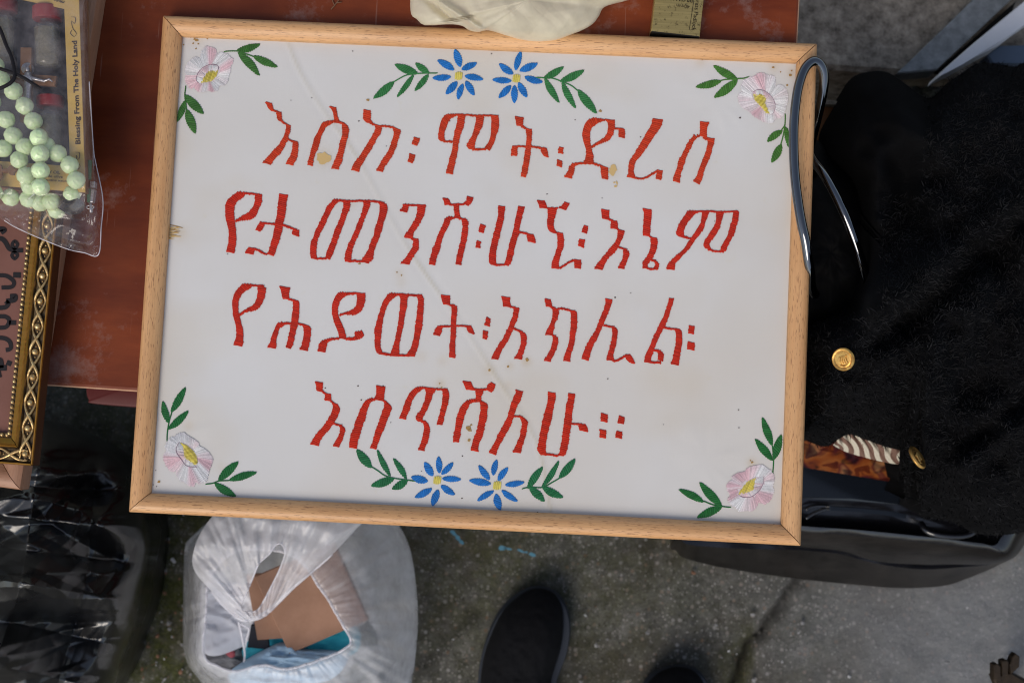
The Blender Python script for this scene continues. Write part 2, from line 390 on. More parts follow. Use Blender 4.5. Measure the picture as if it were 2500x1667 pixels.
MT = dict(
    cloth=m_cloth(), glass=m_glass('frame glass'),
    beech=m_beech('light beech', (.69, .395, .18), (.60, .31, .13)),
    beech2=m_beech('pinkish beech', (.42, .225, .135), (.34, .165, .092), rough=.5),
    table=m_table(), worn=simple('worn board edge', (.42, .24, .15), .7), under=simple('raw chipboard', (.16, .10, .06), .9),
    ground=m_ground(), ledge=m_rough('rough cast concrete', (.085, .066, .050), (.58, .49, .39), 55),
    greymetal=m_rough('weathered grey paint', (.15, .16, .165), (.34, .355, .365), 60, .001, .6),
    white=m_rough('dull white paint', (.76, .75, .77), (.86, .85, .87), 20, .0003, .5),
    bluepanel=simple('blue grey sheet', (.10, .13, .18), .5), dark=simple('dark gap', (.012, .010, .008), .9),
    bin=m_black_film(), fur=m_fur(), knit=m_rough('black knit', (.004, .004, .0045), (.0085, .008, .009), 260, .002, .95),
    tube=simple('dark chrome tube', (.15, .155, .165), .08, metal=1.0, spec=.5), leather=simple('black leather', (.004, .004, .0045), .7, spec=.1),
    gold=m_patina('gilt button', (.85, .52, .15), (.40, .20, .05), 200), brass=m_brushed('brass', (.60, .44, .17), .85, .42, (.055, .04, .02)),
    blackiron=simple('blackened iron', (.012, .011, .010), .6), steel=m_brushed('steel', (.62, .62, .62), 1.0, .25),
    silver=m_patina('silvered metal', (.62, .60, .60), (.30, .28, .29), 400), ink=simple('black ink', (.014, .011, .012), .55),
    kraft=m_rough('brown card', (.30, .165, .105), (.37, .21, .14), 40, .0003, .75), yellow=m_rough('yellow card', (.56, .355, .085), (.68, .46, .135), 40, .0001, .5),
    yellowside=simple('card side', (.22, .115, .06), .6), boxdark=simple('box interior', (.035, .035, .042), .6),
    red=simple('red plastic', (.20, .011, .013), .4), redstool=simple('dull red plastic', (.085, .012, .011), .5),
    vial=m_film('vial glass', (.86, .88, .88), .22, .05, (.5, .5, .48)), earth=m_rough('dry herbs', (.16, .125, .06), (.46, .38, .21), 260, .002),
    olive=m_rough('olive wood', (.16, .075, .03), (.28, .135, .055), 50, .0004, .5),
    film=m_film('clear film', (.95, .94, .95), .09, .055, (.62, .57, .60), 60, .0008, 1.4),
    cream=m_film('cream film', (.94, .90, .76), .74, .35, (.94, .89, .68), 26, .001, 1.3),
    milk=m_film('white carrier film', (.95, .95, .96), .42, .24, (.97, .97, .99), 34, .003, 1.36), milk2=m_film('white carrier film doubled', (.95, .95, .96), .56, .26, (.96, .95, .98), 34, .003, 1.36),
    cord=simple('black cord', (.010, .008, .010), .7), rose=None,
    bluecloth=m_rough('pale blue fabric', (.42, .62, .80), (.56, .74, .88), 30, .0004, .8), teal=m_rough('turquoise fabric', (.03, .42, .54), (.07, .52, .62), 30, .0004, .7),
    paper=simple('white paper', (.66, .67, .71), .7), navy=simple('dark plastic', (.010, .012, .02), .4),
    vinyl=NM('glossy black vinyl'), dusty=m_rough('dusty black vinyl', (.0025, .0025, .0025), (.024, .021, .019), 16, .002, .30),
    casegl=simple('glossy dark case', (.006, .008, .012), .12, ior=1.75), print=m_print(), stripe=m_stripe(),
    mauve=m_rough('brownish pink print', (.17, .072, .052), (.215, .095, .072), 12, .0001, .55),
    bronze=m_patina('dark bronze', (.20, .13, .06), (.030, .021, .016), 140), gilt=m_patina('rubbed gilt', (.78, .56, .26), (.30, .17, .06), 420), cove=m_patina('gold paint', (.33, .165, .025), (.27, .125, .018), 60),
    dkwood=simple('dark stained wood', (.055, .019, .007), .4), shoe=m_rough('black suede', (.0035, .0035, .0045), (.0075, .0075, .009), 150, .001, .9),
    sole=simple('grey blue rubber', (.030, .036, .048), .7), bracket=m_rough('rusty brown iron', (.016, .011, .007), (.045, .030, .018), 90, .001, .6),
    bluepaint=simple('blue paint drip', (.07, .19, .26), .7), twig=simple('dry twig', (.16, .085, .05), .9), jade=simple('green glass', (.055, .20, .105), .15),
    orangewood=m_rough('orange wood', (.38, .15, .05), (.46, .20, .075), 30, .0003, .5),
)
v = MT['vinyl']; v.p(base=(.006, .006, .008), rough=v.ramp(v.noise(v.co(), 30, 4), [(.3, .10), (.7, .28)]), ior=1.65, normal=v.bump(v.noise(v.co(), 14, 3), .004, .5)); MT['vinyl'] = v.m
m = NM('pale green resin'); c = m.co(); m.p(base=m.mix(m.noise(c, 70, 3), (.52, .69, .37), (.71, .81, .49)), rough=.13, spec=.5, sss=.35, normal=m.bump(m.noise(c, 330, 3), .001, .5))
m.b.inputs['Subsurface Radius'].default_value = (.004, .006, .003); MT['rose'] = m.m

# ------------------------------------------------------------------ setting: ground, table, ledge
Z_T = 0.600      # table top
gx = np.concatenate([np.linspace(-7, -1.05, 14)[:-1], np.arange(-1.05, 1.10, .0075), np.linspace(1.10, 7, 14)])
gy = np.concatenate([np.linspace(-7, -1.0, 14)[:-1], np.arange(-1.0, .75, .0075), np.linspace(.75, 7, 14)])
GX, GY = np.meshgrid(gx, gy)
crack1 = [U(*p, 0)[:2] for p in ((1960, 1400), (1925, 1440), (1900, 1490), (1868, 1535), (1835, 1575), (1812, 1610), (1796, 1667), (1780, 1760))]
crack2 = [U(*p, 0)[:2] for p in ((1592, 1250), (1598, 1330), (1590, 1410), (1602, 1480), (1597, 1560))]
crack3 = [U(*p, 0)[:2] for p in ((1160, 1500), (1120, 1540), (1085, 1570), (1050, 1610))]
def pdist(X, Y, pl):
    d = np.full(X.shape, 9.0)
    for (a, b) in zip(pl[:-1], pl[1:]):
        ab = b - a; t = np.clip(((X - a[0]) * ab[0] + (Y - a[1]) * ab[1]) / ab.dot(ab), 0, 1)
        d = np.minimum(d, np.hypot(X - a[0] - t * ab[0], Y - a[1] - t * ab[1]))
    return d
wob = .006 * vn(GX * 60, GY * 60, 0, 3)
d1 = pdist(GX + wob, GY, crack1); d2 = pdist(GX + wob, GY, crack2); d3 = pdist(GX + wob, GY, crack3)
gz = .004 * fbm(GX * 9, GY * 9, 0, 11) + .0018 * vn(GX * 70, GY * 70, 0, 12) - .010
gz = gz - .016 * np.exp(-(d1 / .0065) ** 2) - .004 * np.exp(-(d2 / .012) ** 2) - .006 * np.exp(-(d3 / .010) ** 2)
gz = np.minimum(gz, -.001)
PXc = U(380, 1480, 0); PXr = U(2380, 1560, 0); PXm = U(1250, 1420, 0)
moss = np.clip(1.15 - np.hypot((GX - PXc[0]) / .36, (GY - PXc[1]) / .50), 0, 1)
moss = np.maximum(moss, .62 * np.clip(1.1 - np.hypot((GX - PXm[0]) / .40, (GY - PXm[1]) / .22), 0, 1))
moss = np.maximum(moss, .30 * np.clip(.5 + fbm(GX * 4, GY * 4, 0, 5), 0, 1)); moss = np.clip(np.maximum(moss, .7 * np.exp(-(d1 / .03) ** 2) * (GX < U(1845, 1560, 0)[0])), 0, 1)
pale = np.clip(1.2 - np.hypot((GX - PXr[0]) / .26, (GY - PXr[1]) / .24), 0, 1) * .8
gcol = np.stack([np.clip(1.0 * np.exp(-(d1 / .0062) ** 2) + .35 * np.exp(-(d3 / .008) ** 2) + .25 * np.exp(-(d2 / .006) ** 2), 0, 1), moss, pale], -1)
nx_, ny_ = len(gx), len(gy)
F = [(j * nx_ + i, j * nx_ + i + 1, (j + 1) * nx_ + i + 1, (j + 1) * nx_ + i) for j in range(ny_ - 1) for i in range(nx_ - 1)]
ground = tag(mk('ground', np.stack([GX, GY, gz], -1).reshape(-1, 3), F, MT['ground'], cols=gcol.reshape(-1, 3)), kind='structure')
# small stones lying about
parts = []
for k in range(300):
    x = random.uniform(330, 2480); y = random.uniform(1230, 1700)
    if k < 150: x = random.uniform(330, 470); y = random.uniform(1240, 1667)
    r = .0009 + .0030 * random.random() ** 3; p = U(x, y, 0)
    vv, ff = sphere((0, 0, 0), r, 6, 4, (1, random.uniform(.6, 1), .6)); a = random.random() * 6.3
    R2 = np.array([[math.cos(a), -math.sin(a), 0], [math.sin(a), math.cos(a), 0], [0, 0, 1]])
    vv = np.array(vv) * (1 + .25 * rng.standard_normal((len(vv), 1))) @ R2.T + p + np.array([0, 0, -.004])
    parts.append((vv, ff, random.choice((0, 0, 0, 0, 1, 1, 2))))
V, F, fm = merge(parts)
tag(mk('gravel', V, F, [m_rough('grey grit', (.20, .20, .20), (.34, .33, .33), 90), m_rough('brown grit', (.20, .105, .065), (.27, .15, .10), 90), m_rough('white grit', (.46, .46, .47), (.56, .55, .54), 90)], smooth=False, fm=fm), kind='stuff')
parts = []
for (x, y, a, b, t) in ((1106, 1300, 9, 5, .7), (1118, 1312, 10, 5, 1.0), (1127, 1323, 6, 5, .2), (1226, 1337, 9, 6, .1), (1240, 1339, 12, 2.5, .2), (1272, 1344, 9, 3, .35), (1299, 1353, 9, 5, .1), (1285, 1347, 5, 2, .2)):
    n = 12; pts = []
    for k in range(n):
        q = 2 * math.pi * k / n; r = 1 + .25 * random.uniform(-1, 1)
        u, vv_ = a * r * math.cos(q), b * r * math.sin(q)
        pts.append(U(x + u * math.cos(t) - vv_ * math.sin(t), y + u * math.sin(t) + vv_ * math.cos(t), .0035))
    parts.append((pts, [tuple(range(n))[::-1]]))
V, F, fm = merge(parts); mk('paint_splash', V, F, MT['bluepaint'], parent=ground)

# table
e0, e1 = U(120, 941.5, Z_T), U(328, 955.5, Z_T)
ax = (e1 - e0)[:2]; ax /= np.linalg.norm(ax); ay = np.array([-ax[1], ax[0]])
r0 = U(1950, 60, Z_T)
corner = e0[:2] + ax * ((r0 - e0)[:2].dot(ax))      # front right corner
tb = thing('table', 'reddish brown laminate table under the framed embroidery', 'table', (*(corner - ax * .8 + ay * .35), 0))
def tp(u, v_, z): return np.append(corner - ax * u + ay * v_, z)
TW, TD, ch = 1.75, .80, .0022
top = [tp(TW, 0, 0), tp(0, 0, 0), tp(0, TD, 0), tp(TW, TD, 0)]
def ringz(ins, z):
    q = [tp(TW - ins, ins, z), tp(-0 + ins, ins, z), tp(ins, TD - ins, z), tp(TW - ins, TD - ins, z)]; return np.array(q)
V, F = loft([ringz(0, Z_T - .022), ringz(0, Z_T - ch), ringz(ch * .55, Z_T - ch * .5), ringz(ch * 1.5, Z_T)])
fm = []
for k, f in enumerate(F): fm.append(1 if k < 8 else (0 if k < 12 else (2 if k == 12 else 0)))
mk('table_top', V, F, [MT['table'], MT['worn'], MT['under']], tb, smooth=False, fm=fm)
for (u, v_) in ((.07, .07), (TW - .07, .07), (TW - .07, TD - .07), (.07, TD - .07)):
    V, F = obox(tp(u, v_, 0), ax, ay, .05, .05, -.003, Z_T - .0222); mk('leg', V, F, MT['table'], tb, smooth=False)
for (u, v_, sx, sy) in ((TW / 2, .075, TW - .24, .02), (TW / 2, TD - .075, TW - .24, .02)):
    V, F = obox(tp(u, v_, 0), ax, ay, sx, sy, Z_T - .09, Z_T - .0222); mk('apron', V, F, MT['table'], tb, smooth=False)

# red stool below the table
zs = .36
o = np.array([U(x, y, zs) for x, y in catmull([(208, 880), (207, 950), (213, 976), (232, 986), (420, 1000), (640, 1012), (668, 1000), (672, 960), (672, 800), (640, 780), (240, 770), (212, 790)], 72, True)])
c = o.mean(0); rs = []
for sc, z in ((.93, zs - .03), (.985, zs - .028), (1.0, zs - .008), (.985, zs - .001), (.94, zs), (.5, zs)):
    q = o.copy(); q[:, :2] = c[:2] + (o[:, :2] - c[:2]) * sc; q[:, 2] = z; rs.append(q)
st = thing('plastic_stool', 'dull red plastic stool edge peeking out from beneath the table', 'stool', (c[0], c[1], 0))
V, F = loft(rs); mk('seat', V, F, MT['redstool'], st, sharp=50)
for (x, y) in ((250, 940), (630, 970), (630, 820), (250, 810)):
    p = U(x, y, zs); V, F = obox(p, (1, 0), (0, 1), .03, .03, -.003, zs - .0302); mk('leg', V, F, MT['redstool'], st, smooth=False)

# concrete ledge, rails in the far corner
zl = .17
pts = [U(x, y, zl) for x, y in ((1820, 150), (2010, 166), (2300, 190), (2900, 230), (2900, -520), (1820, -520))]
V, F = prism(pts, -.012, .006)
led = tag(mk('concrete_ledge', V, F, MT['ledge'], smooth=False), 'rough brown grey concrete ledge rising behind the black coat', 'ledge')
V, F = pxprism([(2189, 180), (2286, 172), (2480, -10), (2560, -100), (2470, -100), (2376, 0)], zl + .035, zl + .001, .002)
tag(mk('metal_rail', V, F, MT['greymetal'], smooth=False), 'weathered grey painted rail lying slantwise on the concrete ledge', 'rail')
V, F = pxprism([(2290, 190), (2296, 178), (2378, 105), (2500, 4), (2600, -80), (2640, -30), (2500, 64), (2440, 110), (2382, 140), (2345, 162)], zl + .085, zl + .045, .003)
tag(mk('metal_strip', V, F, MT['white'], smooth=False), 'white strip with a sharp lower tip leaning over the grey rail', 'strip')
V, F = pxprism([(2410, 136), (2440, 112), (2700, 105), (2700, 160), (2420, 154)], zl + .03, zl + .002, .002)
tag(mk('steel_sheet', V, F, MT['bluepanel'], smooth=False), 'dull blue grey panel poking out behind the white strip', 'sheet')
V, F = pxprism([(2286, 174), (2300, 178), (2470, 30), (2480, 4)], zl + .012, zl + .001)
mk('gap_shade_strip', V, F, MT['dark'], parent=led, smooth=False)  # near-black strip painting in the shade of the gap beside the rail
# rubble at the foot of the ledge
pts = star([(2235, 192), (2300, 196), (2340, 215), (2330, 250), (2280, 262), (2232, 240), (2205, 205)], (2275, 225), 60)
V, F = mound([(2215, 185), (2300, 190), (2350, 205), (2350, 250), (2280, 272), (2225, 245), (2195, 205)], (2275, 225), lambda x, y, s, t: .10 + .03 * (1 - s ** 3) + .012 * fbm(x / 18, y / 18, 0, 4), 12, 48, (-.012, 1.05))
tag(mk('stone', V, F, m_rough('mossy stone', (.10, .105, .06), (.26, .25, .23), 60), smooth=False), 'pale mossy stone wedged at the foot of the concrete ledge', 'stone')

# ------------------------------------------------------------------ the framed embroidery
FW, FH, ZF = .600, .45356, .620
fr = thing('framed_embroidery', 'large light wood frame holding a white cloth embroidered with red lettering and flowers', 'framed picture', (0, 0, Z_T + .0005))
def rails(name, centre, axx, w_, h_, prof, mats, parent, fm_of=None, gap=.0004, smooth=True, sharp=40, nseg=1):
    """four mitred rails; prof = list of (distance in from the outer edge, z)"""
    axx = np.array(axx[:2]) / np.linalg.norm(axx[:2]); ayy = np.array([-axx[1], axx[0]]); cc = np.array(centre[:2])
    C = [(-w_ / 2, -h_ / 2), (w_ / 2, -h_ / 2), (w_ / 2, h_ / 2), (-w_ / 2, h_ / 2)]; out = []
    for k in range(4):
        a = np.array(C[k]); b = np.array(C[(k + 1) % 4]); d = (b - a) / np.linalg.norm(b - a); n = np.array([-d[1], d[0]]); L = np.linalg.norm(b - a)
        V, G = [], []
        for e in range(nseg + 1):
            for (q, z) in prof:
                t0 = q + gap; t1 = L - q - gap; t = t0 + (t1 - t0) * e / nseg
                l = a + d * t + n * q
                V.append((*(cc + axx * l[0] + ayy * l[1]), z)); G.append((t + k * 1.7, q, z))
        m_ = len(prof); F = []; fm = []
        for e in range(nseg):
            for i in range(m_):
                j = (i + 1) % m_
                F.append((e * m_ + i, (e + 1) * m_ + i, (e + 1) * m_ + j, e * m_ + j)); fm.append(fm_of[i] if fm_of else 0)
        F += [tuple(range(m_)), tuple(nseg * m_ + i for i in range(m_))[::-1]]; fm += [0, 0]
        out.append(mk(name, V, F, mats, parent, smooth=smooth, fm=fm, gc=G, sharp=sharp))
    return out
prof = [(0, Z_T + .0006), (0, .6135), (.0004, .6160), (.0016, .6183), (.0036, .6197), (.0065, .6202), (.0100, .6195), (.0135, .6176), (.0160, .6152), (.0172, .6132), (.0175, .6118), (.0175, .6075), (.012, .6070), (.012, Z_T + .0006)]
rails('rail', (0, 0), (1, 0), FW, FH, prof, MT['beech'], fr)
ZC = .6085
# cloth: fine sheet with the long diagonal fold standing up a little
crease = np.array([U(*p, ZC)[:2] for p in catmull([(697, 90), (735, 180), (790, 270), (850, 350), (895, 425), (960, 545), (1020, 640), (1090, 740), (1160, 840), (1225, 940), (1290, 1040), (1320, 1110), (1345, 1250)], 40)])
cx = np.linspace(-FW / 2 + .0125, FW / 2 - .0125, 250); cy = np.linspace(-FH / 2 + .0125, FH / 2 - .0125, 190)
CX, CY = np.meshgrid(cx, cy); dc = pdist(CX, CY, list(crease))
side = np.sign((CX - np.interp(CY, crease[::-1, 1], crease[::-1, 0])))
CZ = ZC + .00030 * np.exp(-(dc / .0019) ** 2) - .00018 * np.exp(-((dc - .004) / .0025) ** 2) + .00055 * fbm(CX * 9, CY * 9, 0, 2, 3)
pk = [U(x, y, ZC)[:2] for x, y in ((480, 170), (1750, 240), (430, 1060), (1720, 1120))]
for (a, b) in pk:
    rr = np.hypot(CX - a, CY - b); th = np.arctan2(CY - b, CX - a); CZ += .0003 * np.exp(-((rr - .022) / .014) ** 2) * vn(th * 4 + 9, rr * 30, 0, 77)
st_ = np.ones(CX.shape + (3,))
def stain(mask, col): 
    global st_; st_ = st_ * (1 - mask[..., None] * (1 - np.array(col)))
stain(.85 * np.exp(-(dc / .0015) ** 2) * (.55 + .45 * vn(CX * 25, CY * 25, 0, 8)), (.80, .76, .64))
stain(np.clip(.12 + .4 * fbm(CX * 5 + 3, CY * 5, 0, 21) + .65 * (CX - CY) / .5, 0, .9), (.95, .885, .80))  # yellowing, plus the warmer light of the lower right painted into the cloth
stain(np.clip(1.1 * fbm(CX * 7 + 9, CY * 9, 0, 61) - .15, 0, .8), (.965, .93, .87))
for (x, y, r, a) in ((789, 386, 22, .5), (1497, 418, 18, .35), (1285, 882, 12, .6), (1195, 903, 14, .35), (1246, 893, 10, .4), (1075, 937, 12, .5), (1080, 880, 14, .25), (1240, 940, 12, .2), (1710, 152, 14, .35), (1890, 165, 14, .4), (1932, 178, 12, .5), (862, 500, 10, .2), (1215, 580, 16, .2), (975, 668, 12, .3), (460, 1040, 14, .3), (437, 570, 20, .5), (480, 98, 16, .35), (1835, 1128, 12, .5), (1845, 1150, 14, .4), (980, 690, 14, .25), (1145, 1075, 10, .3), (540, 1140, 12, .2), (1240, 290, 24, .12), (1030, 870, 14, .25)):
    p = U(x, y, ZC); stain(a * np.exp(-(np.hypot(CX - p[0], CY - p[1]) / (r / 2720)) ** 2), (.86, .72, .52))
n1, n2 = len(cx), len(cy)
F = [(j * n1 + i, j * n1 + i + 1, (j + 1) * n1 + i + 1, (j + 1) * n1 + i) for j in range(n2 - 1) for i in range(n1 - 1)]
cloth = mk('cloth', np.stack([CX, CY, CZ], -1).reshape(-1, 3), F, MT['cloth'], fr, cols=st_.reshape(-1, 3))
V, F = obox((0, 0), (1, 0), (0, 1), FW - .0245, FH - .0245, .6035, .6065); mk('backing_board', V, F, MT['kraft'], fr, smooth=False)
g = .0130; zg = .6122
V, F = obox((0, 0), (1, 0), (0, 1), FW - 2 * .0176, FH - 2 * .0176, zg - .0001, zg)
mk('glass', [(-FW / 2 + .0174, -FH / 2 + .0174, zg), (FW / 2 - .0174, -FH / 2 + .0174, zg), (FW / 2 - .0174, FH / 2 - .0174, zg), (-FW / 2 + .0174, FH / 2 - .0174, zg)], [(0, 1, 2, 3)], MT['glass'], fr, smooth=False)
def ride(V):
    """lift points laid on the nominal cloth plane onto the uneven cloth"""
    V = np.array(V, float); fx = np.clip((V[:, 0] - cx[0]) / (cx[1] - cx[0]), 0, len(cx) - 1.001); fy = np.clip((V[:, 1] - cy[0]) / (cy[1] - cy[0]), 0, len(cy) - 1.001)
    i, j = fx.astype(int), fy.astype(int); a, b = fx - i, fy - j
    h = CZ[j, i] * (1 - a) * (1 - b) + CZ[j, i + 1] * a * (1 - b) + CZ[j + 1, i] * (1 - a) * b + CZ[j + 1, i + 1] * a * b
    V[:, 2] += h - ZC + .0001
    return V
# worn-through holes and specks on the cloth
def blob(x, y, rx, ry, z, n=18, j=.18, rot=0.0):
    pts = []
    for k in range(n):
        q = 2 * math.pi * k / n; r = 1 + j * random.uniform(-1, 1); a, b = rx * r * math.cos(q), ry * r * math.sin(q)
        pts.append(U(x + a * math.cos(rot) - b * math.sin(rot), y + a * math.sin(rot) + b * math.cos(rot), z))
    return pts, [tuple(range(n))[::-1]]
tan = simple('bare tan backing', (.60, .40, .17), .8); tan2 = simple('rust stain', (.36, .21, .07), .8); spk = simple('dark speck', (.06, .035, .025), .8)
ZS = ZC + .0007
parts = [blob(789, 386, 17.5, 14, ZS) + (0,), blob(1496, 416, 10, 12, ZS, j=.3) + (0,), blob(1506, 447, 2, 5, ZS, 8, .1, -.3) + (0,), blob(1503, 455, 4, 3, ZS, 8) + (0,), blob(1500, 446, 3, 2, ZS, 8) + (0,)]
for (x, y, r) in ((480, 98, 4), (474, 96, 3), (471, 106, 2), (484, 107, 2), (478, 119, 2), (448, 110, 2), (506, 95, 2), (466, 91, 2), (898, 245, 4), (1465, 271, 4), (1144, 1043, 6), (1147, 1049, 5), (1150, 1037, 3), (1145, 1075, 4), (1287, 878, 4), (1195, 903, 3), (1240, 895, 2.5), (1836, 1128, 3), (1832, 1124, 2), (388, 1176, 3.5), (425, 560, 3), (1888, 165, 3), (1906, 176, 2), (1933, 173, 2.5), (1930, 183, 4), (1922, 208, 3), (1715, 146, 2), (878, 644, 3), (969, 665, 2), (980, 672, 2), (1073, 936, 2), (1078, 946, 2)):
    parts.append(blob(x, y, r, r * random.uniform(.6, 1), ZS, 9, .35) + (1,))
for (x, y, r) in ((861, 125, 1.6), (1098, 296, 1.5), (710, 245, 1.4), (761, 239, 1.4), (876, 296, 1.6), (943, 357, 1.5), (1335, 474, 1.4), (1564, 335, 2), (1404, 293, 1.7), (1807, 288, 2.6), (1774, 147, 1.7), (1925, 153, 2), (1540, 715, 1.3), (1502, 726, 2), (1484, 925, 1.3), (874, 942, 2.2), (882, 976, 2), (794, 947, 1.7), (935, 942, 1.7), (954, 1031, 1.4), (1484, 924, 1.4), (1336, 474, 1.3), (1470, 484, 1.4), (1129, 1113, 1.8), (1128, 1216, 1.8), (1029, 1150, 1.3), (1804, 1044, 1.7), (1803, 1000, 1.6), (1620, 1036, 1.4), (380, 1148, 1.4), (374, 1183, 1.6), (382, 1187, 1.3), (1890, 1280, 2), (555, 620, 1.6), (1745, 540, 1.3), (905, 590, 1.3), (1350, 130, 1.6), (1312, 1250, 1.4), (1200, 131, 1.5)):
    parts.append(blob(x, y, r, r * .8, ZS, 7, .3) + (2,))
for k in range(14):
    parts.append(blob(409 + random.uniform(-6, 20), 552 + k * 2.4, random.uniform(8, 20), 1.3, ZS, 10, .2, random.uniform(-.15, .25)) + (0 if k % 3 else 1,))
for V, F, k in parts: mk('stain', ride(V) - np.array([0, 0, .0004]), F, (tan, tan2, spk)[k], cloth, smooth=False)

# ------------------------------------------------------------------ stitching
class Stitch:
    def __init__(s): s.V, s.F, s.C = [], [], []
    def thread(s, a, b, wd, h, col, z0=ZC, lift=1.0):
        a = np.array(a, float); b = np.array(b, float); d = b - a; L = np.hypot(*d)
        if L < .3: return
        n = np.array([-d[1], d[0]]) / L * wd / 2; o = len(s.V)
        na = 5
        for i in range(na):
            t = i / (na - 1); p = a + d * t; hz = h * (.35 + .65 * math.sin(math.pi * (.08 + .84 * t)) ** .6) * lift
            k = .75 + .25 * math.sin(math.pi * t)
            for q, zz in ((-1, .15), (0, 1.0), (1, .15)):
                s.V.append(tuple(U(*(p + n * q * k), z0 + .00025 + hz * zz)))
                sh = 1.0 if q == 0 else .76  # flanks darker than the crown: shade between stitches painted into the thread
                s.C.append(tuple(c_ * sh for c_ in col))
        for i in range(na - 1):
            for j in range(2): s.F.append((o + i * 3 + j, o + i * 3 + j + 1, o + i * 3 + j + 4, o + i * 3 + j + 3))
    def base(s, L, R, col, z0=ZC):
        o = len(s.V); n = len(L)
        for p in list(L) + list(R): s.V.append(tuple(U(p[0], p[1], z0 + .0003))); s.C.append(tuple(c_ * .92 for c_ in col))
        for i in range(n - 1): s.F.append((o + i, o + i + 1, o + n + i + 1, o + n + i))
    def build(s, name):
        s.V = ride(s.V)
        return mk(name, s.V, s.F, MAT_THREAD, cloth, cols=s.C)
def jit(col, a=.10):
    k = 1 + random.uniform(-a, a); return tuple(c_ * k for c_ in col)
def ladder(S, rungs, col, pitch=4.6, shade=.18):
    L = np.array([(r[0], r[1]) for r in rungs], float); R = np.array([(r[2], r[3]) for r in rungs], float)
    if len(rungs) >= 3:
        n = len(rungs) * 6; L, R = catmull(L, n), catmull(R, n)
    M_ = (L + R) / 2; seg = np.hypot(*np.diff(M_, axis=0).T); cum = np.concatenate([[0], np.cumsum(seg)])
    W_ = np.hypot(*(L - R).T)
    thin = W_.mean() < 7
    S.base(L, R, col)
    nst = max(2, int(round(cum[-1] / (pitch if not thin else 3.6)))); tt = np.linspace(0, cum[-1], nst + 1); tt = (tt[:-1] + tt[1:]) / 2
    pw = cum[-1] / nst * 1.12
    for t in tt:
        l = np.array([np.interp(t, cum, L[:, 0]), np.interp(t, cum, L[:, 1])]); r = np.array([np.interp(t, cum, R[:, 0]), np.interp(t, cum, R[:, 1])])
        d = r - l; D = np.hypot(*d) + 1e-6; e = d / D; j1, j2 = random.uniform(-.7, 1.3), random.uniform(-.7, 1.3)
        sl = np.array([-e[1], e[0]]) * pw * .45
        S.thread(l - e * j1 - sl, r + e * j2 + sl, pw, .00085, jit(col, shade))

